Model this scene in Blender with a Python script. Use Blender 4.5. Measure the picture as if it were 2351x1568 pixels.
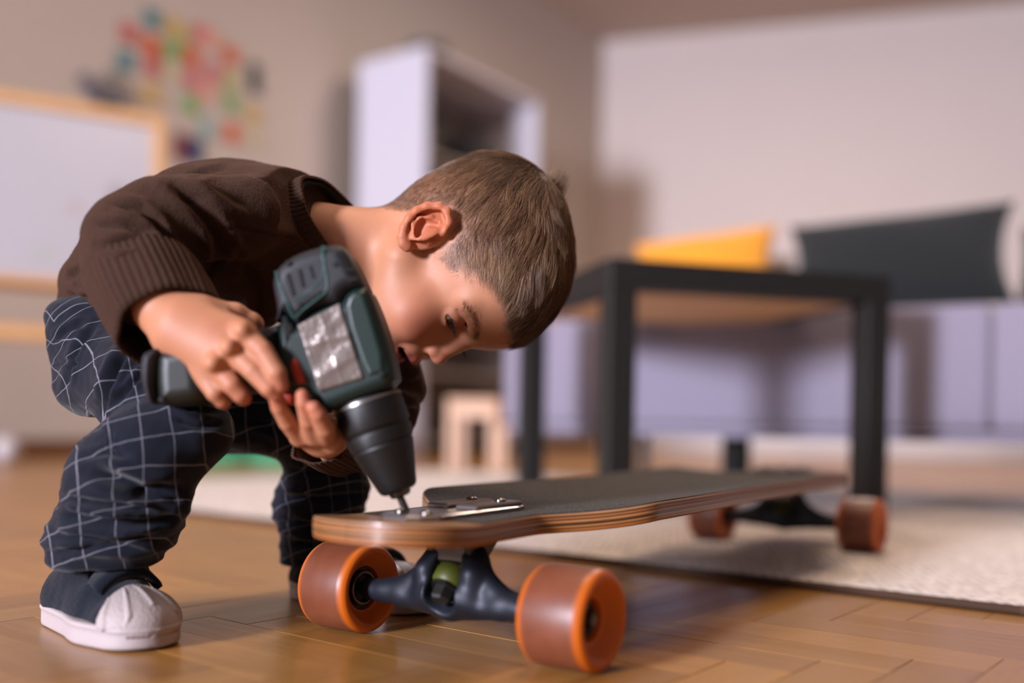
import bpy, math, random
import numpy as np
from mathutils import Vector, Matrix
from mathutils.bvhtree import BVHTree
random.seed(7); RNG = np.random.default_rng(7)
for o in list(bpy.data.objects): bpy.data.objects.remove(o)
scn = bpy.context.scene; COL = scn.collection

# ------------------------------------------------------------ camera, world, lights
F = 2286.0; CX, CY = 1175.5, 974.0; ROLL = 0.0175; EYE = np.array([0, 0, .166])
cd = bpy.data.cameras.new('camera'); cam = bpy.data.objects.new('camera', cd); COL.objects.link(cam)
cam.location = EYE
cam.rotation_euler = (Matrix.Rotation(ROLL, 3, 'Y').transposed() @ Matrix.Rotation(math.radians(90), 3, 'X')).to_euler()
cd.lens = 35.0; cd.sensor_width = 36.0; cd.shift_y = (CY - 784) / 2351
cd.clip_start = .02; cd.clip_end = 60
cd.dof.use_dof = True; cd.dof.focus_distance = .80; cd.dof.aperture_fstop = 1.4; cd.dof.aperture_blades = 9
scn.camera = cam
vs = scn.view_settings
vs.view_transform = 'Standard'; vs.look = 'None'; vs.gamma = 1; vs.exposure = 0.0; vs.use_curve_mapping = False
w = bpy.data.worlds.new('world'); scn.world = w; w.use_nodes = True
w.node_tree.nodes['Background'].inputs[0].default_value = (.62, .49, .44, 1)
w.node_tree.nodes['Background'].inputs[1].default_value = .27

def area(name, loc, target, size, power, col, size_y=None):
    l = bpy.data.lights.new(name, 'AREA'); l.energy = power; l.color = col
    l.shape = 'RECTANGLE'; l.size = size; l.size_y = size_y or size
    o = bpy.data.objects.new(name, l); COL.objects.link(o); o.location = loc
    o.rotation_euler = (Vector(target) - Vector(loc)).to_track_quat('-Z', 'Y').to_euler()
    return o
area('ceiling_lamp_light', (.25, 1.35, 2.55), (.05, 1.15, 0), .8, 27, (1.0, .72, .52))
area('window_light', (-5.3, -4.6, 1.95), (.6, 2.2, .6), 1.3, 1350, (.84, .84, 1.0))
area('background_fill_light', (1.3, 4.2, 2.85), (1.3, 4.2, 0), .5, 60, (1.0, .80, .68))  # added fill that brightens the far room; stands for no known lamp

# ------------------------------------------------------------ pixel helpers (a point of the photo at a true depth)
def at(px, py, Y):
    a, b = px - CX, py - CY
    u = a * math.cos(ROLL) + b * math.sin(ROLL); v = -a * math.sin(ROLL) + b * math.cos(ROLL)
    return np.array([u / F * Y, Y, EYE[2] - v / F * Y])
def ray(px, py): return at(px, py, 1.0) - EYE

# ------------------------------------------------------------ materials
def lin(h):
    h = h.lstrip('#'); r = []
    for i in (0, 2, 4):
        c = int(h[i:i+2], 16) / 255; r.append(c / 12.92 if c <= .04045 else ((c + .055) / 1.055) ** 2.4)
    return (*r, 1)
class NT:
    def __init__(s, name):
        s.m = bpy.data.materials.new(name); s.m.use_nodes = True; s.t = s.m.node_tree
        s.b = s.t.nodes['Principled BSDF']
    def n(s, typ, **kw):
        x = s.t.nodes.new(typ)
        for k, v in kw.items():
            if k.startswith('i_'):
                key = k[2:]; key = int(key) if key.isdigit() else key.replace('_', ' ')
                x.inputs[key].default_value = v
            else: setattr(x, k, v)
        return x
    def l(s, a, b): s.t.links.new(a, b)
    def mix(s, fac, a, b, bt='MIX'):
        x = s.n('ShaderNodeMix', data_type='RGBA', blend_type=bt)
        for sock, v in ((x.inputs[0], fac), (x.inputs[6], a), (x.inputs[7], b)):
            if isinstance(v, bpy.types.NodeSocket): s.l(v, sock)
            else: sock.default_value = v
        return x.outputs[2]
    def math(s, op, a, b=0.0, c=0.0, clamp=False):
        x = s.n('ShaderNodeMath', operation=op, use_clamp=clamp)
        for sock, v in zip(x.inputs, (a, b, c)):
            if isinstance(v, bpy.types.NodeSocket): s.l(v, sock)
            else: sock.default_value = v
        return x.outputs[0]
    def coord(s, kind='Object'): return s.n('ShaderNodeTexCoord').outputs[kind]
    def noise(s, scale, detail=3, vec=None, rough=.5):
        x = s.n('ShaderNodeTexNoise'); x.inputs['Scale'].default_value = scale; x.inputs['Detail'].default_value = detail
        x.inputs['Roughness'].default_value = rough
        s.l(vec if vec is not None else s.coord(), x.inputs['Vector']); return x.outputs['Fac']
    def ramp(s, fac, stops):
        x = s.n('ShaderNodeValToRGB'); s.l(fac, x.inputs[0]); e = x.color_ramp.elements
        e[0].position = stops[0][0]; e[0].color = (*stops[0][1][:3], 1); e[1].position = stops[-1][0]; e[1].color = (*stops[-1][1][:3], 1)
        for p, c in stops[1:-1]: k = e.new(p); k.color = (*c[:3], 1)
        return x.outputs[0]
    def bump(s, h, strength=.3, dist=.001):
        x = s.n('ShaderNodeBump'); x.inputs['Strength'].default_value = strength; x.inputs['Distance'].default_value = dist
        s.l(h, x.inputs['Height']); s.l(x.outputs[0], s.b.inputs['Normal']); return x
    def base(s, c): s.l(c, s.b.inputs['Base Color']) if isinstance(c, bpy.types.NodeSocket) else setattr(s.b.inputs['Base Color'], 'default_value', c)
def mat(name, col, rough=.6, metal=0, var=.12, vscale=20, bump=0, bscale=200, bdist=.001, sheen=0, coat=0, spec=.5, emis=None):
    t = NT(name); c = lin(col) if isinstance(col, str) else col
    d = tuple(x * (1 - var) for x in c[:3]) + (1,)
    u = tuple(min(1, x * (1 + var)) for x in c[:3]) + (1,)
    t.base(t.mix(t.noise(vscale), d, u))
    t.b.inputs['Roughness'].default_value = rough; t.b.inputs['Metallic'].default_value = metal
    t.b.inputs['Specular IOR Level'].default_value = spec
    if sheen: t.b.inputs['Sheen Weight'].default_value = sheen
    if coat: t.b.inputs['Coat Weight'].default_value = coat; t.b.inputs['Coat Roughness'].default_value = .15
    if bump: t.bump(t.noise(bscale, 4), bump, bdist)
    return t.m

# ------------------------------------------------------------ object helpers
def tag(o, label=None, cat=None, group=None, kind=None):
    for k, v in (('label', label), ('category', cat), ('group', group), ('kind', kind)):
        if v: o[k] = v
    return o
def empty(name, loc=(0, 0, 0), rz=0, **kw):
    o = bpy.data.objects.new(name, None); COL.objects.link(o); o.location = loc; o.rotation_euler = (0, 0, rz)
    o.empty_display_size = .05; return tag(o, **kw)
def mesh(name, V, Fc, m, parent=None, smooth=True, attrs=None, local=False):
    V = np.asarray(V, dtype=np.float32)
    me = bpy.data.meshes.new(name)
    if isinstance(Fc, np.ndarray):
        n = len(Fc); k = Fc.shape[1]
        me.vertices.add(len(V)); me.vertices.foreach_set('co', V.ravel())
        me.loops.add(n * k); me.loops.foreach_set('vertex_index', Fc.astype(np.int32).ravel())
        me.polygons.add(n); me.polygons.foreach_set('loop_start', np.arange(n, dtype=np.int32) * k)
        me.update(calc_edges=True); me.validate()
    else:
        me.from_pydata([tuple(map(float, v)) for v in V], [], Fc); me.update()
    if smooth: me.polygons.foreach_set('use_smooth', np.ones(len(me.polygons), dtype=bool))
    for k, a in (attrs or {}).items():
        a = np.asarray(a, dtype=np.float32)
        if a.ndim == 1: at_ = me.attributes.new(k, 'FLOAT', 'POINT'); at_.data.foreach_set('value', a)
        elif a.shape[1] == 3: at_ = me.attributes.new(k, 'FLOAT_VECTOR', 'POINT'); at_.data.foreach_set('vector', a.ravel())
        else: at_ = me.attributes.new(k, 'FLOAT_COLOR', 'POINT'); at_.data.foreach_set('color', a.ravel())
    for x in (m if isinstance(m, (list, tuple)) else [m]): me.materials.append(x)
    o = bpy.data.objects.new(name, me); COL.objects.link(o)
    if parent:
        o.parent = parent
        if not local:
            bpy.context.view_layer.update() if False else None
            o.matrix_parent_inverse = world_mat(parent).inverted()
    return o
def world_mat(o):
    M = o.matrix_basis.copy()
    p = o.parent
    if p: M = world_mat(p) @ o.matrix_parent_inverse @ M
    return M
class MB:
    """collects simple solids, built as ONE mesh"""
    def __init__(s): s.V = []; s.F = []
    def add(s, V, Fc):
        b = len(s.V); s.V += [tuple(map(float, v)) for v in V]; s.F += [tuple(int(i) + b for i in f) for f in Fc]; return s
    def box(s, c, size, ax=None, bev=0.0):
        c = np.array(c, float); h = np.array(size, float) / 2
        ax = np.eye(3) if ax is None else np.array(ax, float)
        if bev <= 0:
            P = [(x, y, z) for x in (-1, 1) for y in (-1, 1) for z in (-1, 1)]
            V = [c + sum(p[i] * h[i] * ax[i] for i in range(3)) for p in P]
            return s.add(V, [(0, 1, 3, 2), (4, 6, 7, 5), (0, 4, 5, 1), (2, 3, 7, 6), (0, 2, 6, 4), (1, 5, 7, 3)])
        b = min(bev, h.min() * .98); V = []; idx = {}
        for sx in (-1, 1):
            for sy in (-1, 1):
                for sz in (-1, 1):
                    for k in range(3):
                        p = np.array([sx * (h[0] - b), sy * (h[1] - b), sz * (h[2] - b)]); p[k] = (sx, sy, sz)[k] * h[k]
                        idx[(sx, sy, sz, k)] = len(V); V.append(c + p @ ax)
        Fc = []
        for k in range(3):
            i, j = (k + 1) % 3, (k + 2) % 3
            for sg in (-1, 1):
                q = []
                for a, d in ((-1, -1), (1, -1), (1, 1), (-1, 1)):
                    sgn = [0, 0, 0]; sgn[k] = sg; sgn[i] = a; sgn[j] = d; q.append(idx[(*sgn, k)])
                Fc.append(q if sg > 0 else q[::-1])
                for d in (-1, 1):   # edges parallel to axis k between faces i(sg) and j(d)
                    pass
        for k in range(3):
            i, j = (k + 1) % 3, (k + 2) % 3
            for a in (-1, 1):
                for d in (-1, 1):
                    s0 = [0, 0, 0]; s0[i] = a; s0[j] = d; s1 = s0[:]; s0[k] = -1; s1[k] = 1
                    q = [idx[(*s0, i)], idx[(*s1, i)], idx[(*s1, j)], idx[(*s0, j)]]
                    Fc.append(q if a * d < 0 else q[::-1])
        for sx in (-1, 1):
            for sy in (-1, 1):
                for sz in (-1, 1):
                    q = [idx[(sx, sy, sz, k)] for k in range(3)]
                    Fc.append(q if sx * sy * sz > 0 else q[::-1])
        return s.add(V, Fc)
    def tube(s, pts, r, n=16, cap=True, squash=None):
        pts = [np.array(p, float) for p in pts]; rs = r if hasattr(r, '__len__') else [r] * len(pts)
        b = len(s.V); up = None
        for i, p in enumerate(pts):
            d = pts[min(i + 1, len(pts) - 1)] - pts[max(i - 1, 0)]; d /= np.linalg.norm(d) + 1e-12
            if up is None:
                up = np.cross(d, [0, 0, 1]); up = up if np.linalg.norm(up) > .1 else np.cross(d, [1, 0, 0])
            up = up - d * np.dot(up, d); up /= np.linalg.norm(up) + 1e-12; q = np.cross(d, up)
            for k in range(n):
                a = 2 * math.pi * k / n; s.V.append(tuple(p + rs[i] * (math.cos(a) * up + math.sin(a) * q)))
        for i in range(len(pts) - 1):
            for k in range(n):
                a = b + i * n + k; c = b + i * n + (k + 1) % n; s.F.append((a, c, c + n, a + n))
        if cap: s.F.append(tuple(range(b + n - 1, b - 1, -1))); e = b + (len(pts) - 1) * n; s.F.append(tuple(range(e, e + n)))
        return s
    def lathe(s, c, axis, prof, n=48, close=False):
        """prof: list of (distance along axis, radius)"""
        c = np.array(c, float); d = np.array(axis, float); d /= np.linalg.norm(d)
        a1 = np.cross(d, [0, 0, 1]); a1 = a1 if np.linalg.norm(a1) > .1 else np.cross(d, [1, 0, 0]); a1 /= np.linalg.norm(a1); a2 = np.cross(d, a1)
        b = len(s.V); m = len(prof)
        for h, r in prof:
            for k in range(n):
                a = 2 * math.pi * k / n; s.V.append(tuple(c + d * h + max(r, 1e-5) * (math.cos(a) * a1 + math.sin(a) * a2)))
        for i in range(m if close else m - 1):
            for k in range(n):
                j = (i + 1) % m
                s.F.append((b + i * n + k, b + i * n + (k + 1) % n, b + j * n + (k + 1) % n, b + j * n + k))
        return s
    def build(s, name, m, parent=None, smooth=False, local=False, bevel=0, auto=None):
        o = mesh(name, s.V, s.F, m, parent, smooth, local=local)
        if bevel:
            md = o.modifiers.new('bevel', 'BEVEL'); md.width = bevel; md.segments = 3; md.limit_method = 'ANGLE'; md.angle_limit = .6
        if auto is not None:
            import bmesh
            bm = bmesh.new(); bm.from_mesh(o.data)
            for e in bm.edges:
                if len(e.link_faces) == 2: e.smooth = e.calc_face_angle(0) < auto
            bm.to_mesh(o.data); bm.free(); o.data.polygons.foreach_set('use_smooth', np.ones(len(o.data.polygons), dtype=bool))
        return o

# ------------------------------------------------------------ implicit surfaces
def smin(a, b, k):
    if k <= 0: return np.minimum(a, b)
    h = np.maximum(k - np.abs(a - b), 0) / k
    return np.minimum(a, b) - h * h * k * .25
class Field:
    def __init__(s, lo, hi, res):
        s.lo = np.array(lo, np.float32); s.res = res
        s.n = np.ceil((np.array(hi) - s.lo) / res).astype(int) + 1
        s.D = np.full(s.n, .05 if res < .1 else 5, np.float32)
        s.ax = [s.lo[i] + np.arange(s.n[i], dtype=np.float32) * res for i in range(3)]
    def sub(s, lo, hi):
        a = np.clip(np.floor((np.array(lo) - s.lo) / s.res).astype(int), 0, s.n); b = np.clip(np.ceil((np.array(hi) - s.lo) / s.res).astype(int) + 1, 0, s.n)
        sl = tuple(slice(a[i], b[i]) for i in range(3))
        g = (s.ax[0][sl[0]][:, None, None], s.ax[1][sl[1]][None, :, None], s.ax[2][sl[2]][None, None, :])
        return sl, g
    def put(s, sl, d, k, cut):
        if d.size == 0: return
        s.D[sl] = -smin(-s.D[sl], d, k) if cut else smin(s.D[sl], d, k)
    def cone(s, a, b, ra, rb, k=.0, cut=False):
        a = np.array(a, np.float32); b = np.array(b, np.float32); m = max(ra, rb) + k + 3 * s.res
        sl, (x, y, z) = s.sub(np.minimum(a, b) - m, np.maximum(a, b) + m)
        ab = b - a; L = float(ab @ ab) + 1e-12
        t = np.clip(((x - a[0]) * ab[0] + (y - a[1]) * ab[1] + (z - a[2]) * ab[2]) / L, 0, 1)
        d = np.sqrt((x - a[0] - t * ab[0]) ** 2 + (y - a[1] - t * ab[1]) ** 2 + (z - a[2] - t * ab[2]) ** 2) - (ra + (rb - ra) * t)
        s.put(sl, d.astype(np.float32), k, cut); return s
    def path(s, pts, k=.0, cut=False, k0=None):
        """pts: [(pos, r), ...]"""
        for i in range(len(pts) - 1):
            s.cone(pts[i][0], pts[i + 1][0], pts[i][1], pts[i + 1][1], k if (k0 is None or i) else k0, cut)
        return s
    def ell(s, c, r, k=.0, cut=False, R=None):
        c = np.array(c, np.float32); r = np.array(r, np.float32) if hasattr(r, '__len__') else np.array([r] * 3, np.float32)
        m = float(r.max()) + k + 3 * s.res if R is not None else r + k + 3 * s.res
        sl, (x, y, z) = s.sub(c - m, c + m); x = x - c[0]; y = y - c[1]; z = z - c[2]
        if R is not None:
            R = np.array(R, np.float32); x, y, z = (R[i][0] * x + R[i][1] * y + R[i][2] * z for i in range(3))
        k0 = np.sqrt((x / r[0]) ** 2 + (y / r[1]) ** 2 + (z / r[2]) ** 2)
        k1 = np.sqrt((x / r[0] ** 2) ** 2 + (y / r[1] ** 2) ** 2 + (z / r[2] ** 2) ** 2)
        d = k0 * (k0 - 1) / np.maximum(k1, 1e-6)
        s.put(sl, d.astype(np.float32), k, cut); return s
    def box(s, c, h, rad=.0, k=.0, cut=False, R=None):
        c = np.array(c, np.float32); h = np.array(h, np.float32); m = float(np.linalg.norm(h)) + k + 3 * s.res
        sl, (x, y, z) = s.sub(c - m, c + m); x = x - c[0]; y = y - c[1]; z = z - c[2]
        if R is not None:
            R = np.array(R, np.float32); x, y, z = (R[i][0] * x + R[i][1] * y + R[i][2] * z for i in range(3))
        q = [np.abs(v) - (h[i] - rad) for i, v in enumerate((x, y, z))]
        d = np.sqrt(sum(np.maximum(v, 0) ** 2 for v in q)) + np.minimum(np.maximum(np.maximum(q[0], q[1]), q[2]), 0) - rad
        s.put(sl, (d + 0 * (x + y + z)).astype(np.float32), k, cut); return s
    def surf(s):
        D = s.D; S = D < 0
        n = s.n
        c = [S[i:n[0]-1+i, j:n[1]-1+j, k:n[2]-1+k] for i in (0, 1) for j in (0, 1) for k in (0, 1)]
        allv = c[0].copy(); anyv = c[0].copy()
        for q in c[1:]: allv &= q; anyv |= q
        act = anyv & ~allv; I = np.argwhere(act)
        idx = np.full(act.shape, -1, np.int32); idx[tuple(I.T)] = np.arange(len(I))
        val = {}
        for i in (0, 1):
            for j in (0, 1):
                for k in (0, 1): val[(i, j, k)] = D[I[:, 0] + i, I[:, 1] + j, I[:, 2] + k]
        acc = np.zeros((len(I), 3), np.float32); cnt = np.zeros(len(I), np.float32)
        for p in val:
            for ax in range(3):
                if p[ax] == 0:
                    q = list(p); q[ax] = 1; q = tuple(q); a, b = val[p], val[q]; m = (a < 0) != (b < 0)
                    t = np.where(m, a / np.where(m, a - b, 1), 0); P = np.array(p, np.float32)[None, :].repeat(len(I), 0); P[:, ax] += t
                    acc[m] += P[m]; cnt[m] += 1
        V = s.lo + (I + np.where(cnt[:, None] > 0, np.nan_to_num(acc) / np.maximum(cnt, 1)[:, None], .5)) * s.res
        Q = []
        for ax in range(3):
            o1, o2 = [(1, 2), (2, 0), (0, 1)][ax]
            a = [slice(0, -1) if i == ax else slice(1, -1) for i in range(3)]; b = [slice(1, None) if i == ax else slice(1, -1) for i in range(3)]
            sa, sb = S[tuple(a)], S[tuple(b)]
            E = np.argwhere(sa != sb); flip = sb[tuple(E.T)]
            base = E.copy(); base[:, o1] += 1; base[:, o2] += 1
            def g(d1, d2):
                q = base.copy(); q[:, o1] += d1; q[:, o2] += d2; return idx[tuple(q.T)]
            q = np.stack([g(-1, -1), g(0, -1), g(0, 0), g(-1, 0)], 1)
            q[flip] = q[flip][:, ::-1]; Q.append(q)
        Q = np.concatenate(Q); used = np.unique(Q); mp_ = np.zeros(len(V), np.int32); mp_[used] = np.arange(len(used))
        return V[used].astype(np.float32), mp_[Q]
def normals(V, Q):
    N = np.zeros_like(V); n = np.cross(V[Q[:, 2]] - V[Q[:, 0]], V[Q[:, 3]] - V[Q[:, 1]])
    for i in range(4):
        for c in range(3): N[:, c] += np.bincount(Q[:, i], n[:, c], len(V))
    return N / (np.linalg.norm(N, axis=1, keepdims=True) + 1e-12)
def relax(V, Q, it=2, f=.5):
    for _ in range(it):
        A = np.zeros_like(V); C = np.zeros(len(V))
        for i in range(4):
            a, b = Q[:, i], Q[:, (i + 1) % 4]
            for c in range(3): A[:, c] += np.bincount(a, V[b, c], len(V)) + np.bincount(b, V[a, c], len(V))
            C += np.bincount(a, minlength=len(V)) + np.bincount(b, minlength=len(V))
        V = V + f * (A / C[:, None] - V)
    return V.astype(np.float32)
def wob(V, scale, seed, octv=3):
    """smooth pseudo noise, about -1..1"""
    r = np.random.default_rng(seed); out = np.zeros(len(V)); amp = 1; tot = 0
    for o in range(octv):
        acc = np.zeros(len(V))
        for k in range(6):
            d = r.normal(size=3); d /= np.linalg.norm(d); acc += np.sin(V @ d * scale * (.7 + .6 * r.random()) + r.random() * 6.28)
        out += amp * acc / 2.2; tot += amp; amp *= .5; scale *= 2.1
    return out / tot

# ------------------------------------------------------------ the room
WA = np.array([-1.9, 3.85]); WD = np.array([.574, .819]); WN = np.array([.819, -.574]); WC = np.array([.637, 7.47])
RD = np.array([.959, -.282]); RN = np.array([-.282, -.959]); CEIL = 3.05
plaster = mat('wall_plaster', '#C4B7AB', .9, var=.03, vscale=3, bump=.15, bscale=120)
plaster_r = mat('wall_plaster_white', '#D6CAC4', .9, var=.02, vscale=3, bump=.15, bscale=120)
def slab(name, p, q, n, t, z0, z1, m, **kw):
    p, q, n = (np.array(x, float) for x in (p, q, n)); b = MB()
    V = [(*(a - n * e), z) for z in (z0, z1) for a, e in ((p, 0), (q, 0), (q, t), (p, t))]
    b.add(V, [(0, 1, 2, 3), (7, 6, 5, 4), (0, 4, 5, 1), (1, 5, 6, 2), (2, 6, 7, 3), (3, 7, 4, 0)])
    return tag(b.build(name, m), kind='structure', **kw)
slab('wall_left', WC - WD * 9.5, WC + WD * .2, WN, .15, 0, CEIL, plaster)
slab('wall_back', WC - RD * .2, WC + RD * 5.5, RN, .15, 0, CEIL, plaster_r)
ceil = MB().box((1.2, 2.7, CEIL + .05), (11, 12.5, .1)).build('ceiling', mat('ceiling_paint', '#C4B4A8', .95, var=.02, vscale=2)); ceil['kind'] = 'structure'
base_m = mat('baseboard_wood', '#6B4023', .45, var=.2, vscale=8)
slab('baseboard_left', WC - WD * 9.4, WC - WD * .0, WN, -.016, 0, .075, base_m)
slab('baseboard_back', WC, WC + RD * 5.4, RN, -.016, 0, .09, mat('baseboard_white', '#D8D0CC', .5))

# parquet
pt = NT('parquet_oak')
att = pt.n('ShaderNodeAttribute', attribute_name='grain').outputs['Vector']
tin = pt.n('ShaderNodeAttribute', attribute_name='tint').outputs['Fac']
mp = pt.n('ShaderNodeMapping'); mp.inputs['Scale'].default_value = (5, 60, 5); pt.l(att, mp.inputs[0])
gr = pt.noise(1.0, 6, mp.outputs[0], .62)
mp2 = pt.n('ShaderNodeMapping'); mp2.inputs['Scale'].default_value = (14, 420, 14); pt.l(att, mp2.inputs[0])
fi = pt.noise(1.0, 3, mp2.outputs[0])
c0 = pt.ramp(tin, [(0, lin('#95682F')), (.35, lin('#A8783A')), (.7, lin('#B48240')), (1, lin('#9E6F36'))])
c1 = pt.mix(pt.ramp(gr, [(.35, (0, 0, 0, 1)), (.7, (1, 1, 1, 1))]), c0, lin('#86582C'))
c1 = pt.mix(.45, c0, c1)
c2 = pt.mix(pt.math('MULTIPLY', pt.ramp(fi, [(.55, (0, 0, 0, 1)), (.75, (1, 1, 1, 1))]), .3), c1, lin('#5E381A'))
sp = pt.ramp(pt.noise(260, 2, pt.coord('Generated')), [(.0, (1, 1, 1, 1)), (.01, (1, 1, 1, 1))])
pt.base(c2); pt.b.inputs['Roughness'].default_value = .33
rr = pt.math('MULTIPLY_ADD', gr, .25, .24); pt.l(rr, pt.b.inputs['Roughness'])
pt.b.inputs['Coat Weight'].default_value = .35; pt.b.inputs['Coat Roughness'].default_value = .22
pt.bump(fi, .12, .0004)
floor = MB().box((1.2, 2.7, -.056), (11, 12.5, .1)).build('floor', mat('floor_joint', '#3A2412', .8)); floor['kind'] = 'structure'
BL, BW, GAP, TH = .25, .05, .0003, .006
p1 = np.array([.62, .785]); p1 /= np.linalg.norm(p1); p2 = np.array([p1[1], -p1[0]])
def block_mesh(seed):
    r = np.random.default_rng(seed); hx, hy = BL / 2 - GAP, BW / 2 - GAP; c = .00015
    P = []
    for z, k in ((-TH, 0), (-c, 0), (0, c)):
        for sx, sy in ((-1, -1), (1, -1), (1, 1), (-1, 1)): P.append((sx * (hx - k), sy * (hy - k), z))
    Fc = [(8, 9, 10, 11)]
    for L in (0, 4):
        for i in range(4): Fc.append((L + i, L + (i + 1) % 4, L + 4 + (i + 1) % 4, L + 4 + i))
    off = r.random(3) * 20
    return np.array(P), Fc, off, r.random()
cells = []; nB = int(BL / BW)
for i in range(-170, 190):
    for j in range(-30, 32):
        ox, oy = i + 2 * nB * j, i
        for kind in (0, 1):
            cx, cy = (ox + nB / 2, oy + .5) if kind == 0 else (ox + nB + .5, oy + 1 - nB / 2)
            w2 = p2 * cx * BW + p1 * cy * BW + np.array([.279, .866]) - p2 * .0 
            X, Y = w2
            if Y < -.6 or Y > 7.7: continue
            if (w2 - WA) @ WN < .02 or (w2 - WC) @ RN < .02: continue
            if X > 3.9 or X < -3.6 or abs(X) > max(Y, 0) * .8 + 1.5: continue
            ang = math.atan2(p2[1], p2[0]) + (0 if kind == 0 else math.pi / 2)
            Yc = max(Y, .05); px = CX + F * X / Yc; py = CY + F * EYE[2] / Yc
            vis = -80 < px < 2440 and py < 1640
            cells.append((0 if vis else 1, Y, X, ang))
cells.sort()
var = [block_mesh(s) for s in range(14)]; vme = []
for P, Fc, off, t in var:
    me = bpy.data.meshes.new('parquet_block'); me.from_pydata([tuple(p) for p in P], [], Fc); me.update()
    a = me.attributes.new('grain', 'FLOAT_VECTOR', 'POINT'); a.data.foreach_set('vector', (P + off).astype(np.float32).ravel())
    a = me.attributes.new('tint', 'FLOAT', 'POINT'); a.data.foreach_set('value', np.full(len(P), t, np.float32)); me.materials.append(pt.m); vme.append(me)
SV, SF, SG, ST = [], [], [], []
for n_, (h_, Y, X, ang) in enumerate(cells):
    k = int(RNG.integers(14)); dz = -float(RNG.random()) * .0003
    if n_ < 298:
        o = bpy.data.objects.new('parquet_block', vme[k]); COL.objects.link(o); o.location = (X, Y, dz); o.rotation_euler = (0, 0, ang); o.parent = floor
    else:
        P, Fc, off, t = var[k]; c, s_ = math.cos(ang), math.sin(ang); b = len(SV)
        SV += [(X + p[0] * c - p[1] * s_, Y + p[0] * s_ + p[1] * c, p[2] + dz) for p in P]; SF += [tuple(i + b for i in f) for f in Fc]
        off = off + RNG.random(3); SG += [tuple(p + off) for p in P]; ST += [float((t + RNG.random() * .5) % 1)] * len(P)
tag(mesh('parquet_blocks', SV, SF, pt.m, floor, False, {'grain': np.array(SG), 'tint': np.array(ST)}), kind='stuff')

# rug
rt = NT('rug_weave')
co = rt.coord(); mpr = rt.n('ShaderNodeMapping'); mpr.inputs['Rotation'].default_value = (0, 0, math.radians(38.5)); rt.l(co, mpr.inputs[0])
sx = rt.n('ShaderNodeSeparateXYZ'); rt.l(mpr.outputs[0], sx.inputs[0])
row = rt.math('FRACT', rt.math('MULTIPLY', sx.outputs[1], 120)); rid = rt.math('FLOOR', rt.math('MULTIPLY', sx.outputs[1], 120))
dash = rt.math('FRACT', rt.math('MULTIPLY_ADD', sx.outputs[0], 80, rt.math('MULTIPLY', rid, .37)))
wn = rt.n('ShaderNodeTexWhiteNoise', noise_dimensions='2D'); cb = rt.n('ShaderNodeCombineXYZ')
rt.l(rid, cb.inputs[0]); rt.l(rt.math('FLOOR', rt.math('MULTIPLY_ADD', sx.outputs[0], 80, rt.math('MULTIPLY', rid, .37))), cb.inputs[1]); rt.l(cb.outputs[0], wn.inputs[0])
hole = rt.math('MULTIPLY', rt.math('LESS_THAN', rt.math('ABSOLUTE', rt.math('SUBTRACT', row, .5)), .2), rt.math('LESS_THAN', rt.math('ABSOLUTE', rt.math('SUBTRACT', dash, .5)), .3))
hole = rt.math('MULTIPLY', hole, rt.math('GREATER_THAN', wn.outputs[0], .35))
cr = rt.mix(rt.noise(30, 3), lin('#D8D0C8'), lin('#E8E2DC'))
rt.base(rt.mix(rt.math('MULTIPLY', hole, .95), cr, lin('#5A4E40'))); rt.b.inputs['Roughness'].default_value = .95
hh = rt.math('SUBTRACT', rt.math('SINE', rt.math('MULTIPLY', sx.outputs[1], 120 * 6.283)), rt.math('MULTIPLY', hole, 1.5)); rt.bump(hh, .35, .0006)
RP = [(-.78, 1.905), (.467, .908), (1.9, -.23), (2.9, 1.08), (-.25, 3.34), (-.86, 2.57)]
V = [(x, y, z) for z in (.0005, .0065) for x, y in RP]; V += [((x - .7) * .994 + .7, (y - 1.6) * .994 + 1.6, .0085) for x, y in RP]
n = len(RP); Fc = [tuple(range(2 * n, 3 * n))] + [(i + L, (i + 1) % n + L, (i + 1) % n + n + L, i + n + L) for L in (0, n) for i in range(n)]
rug = tag(mesh('rug', V, Fc, rt.m, smooth=False), 'cream flat-woven rug with rows of small dark stitches under the coffee table', 'rug')
b = MB()
for i in range(n):
    p, q = np.array(RP[i]), np.array(RP[(i + 1) % n]); o_ = np.array([.7, 1.6]); p_, q_ = o_ + (p - o_) * 1.0022, o_ + (q - o_) * 1.0022; b.tube([(*p_, .0046), (*q_, .0046)], .0044, 8)
b.build('bound_edge', mat('rug_binding', '#4A3424', .9), rug, True)
RUGZ = .0085

# side table
blk = mat('black_table_foil', '#0B0A08', .6, var=.1, bump=.05)
tw = NT('bare_particle_wood'); cw = tw.coord()
tw.base(tw.mix(tw.noise(60, 5), lin('#C8925A'), lin('#E0AE78'))); tw.b.inputs['Roughness'].default_value = .6
A0 = np.array([.161, 1.673]); s1 = np.array([.53, .15]); s1 /= np.linalg.norm(s1); s2 = np.array([-s1[1], s1[0]]); S = .55
tb = empty('side_table', (*(A0 + (s1 + s2) * S / 2), RUGZ), label='square black side table with bare wood underside on the rug', cat='table')
ax = [np.append(s1, 0), np.append(s2, 0), np.array([0, 0, 1.])]
cc = A0 + (s1 + s2) * S / 2
MB().box((*cc, .4255), (S, S, .049), ax, .0015).build('tabletop', blk, tb)
MB().box((*cc, .4000), (S - .101, S - .101, .0025), ax).build('underside_panel', tw.m, tb)
for i in (0, 1):
    for j in (0, 1):
        c = A0 + s1 * (.025 + i * (S - .05)) + s2 * (.025 + j * (S - .05))
        MB().box((*c, (.4012 + RUGZ) / 2), (.05, .05, .4012 - RUGZ), ax, .0015).build('leg', blk, tb)

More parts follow.
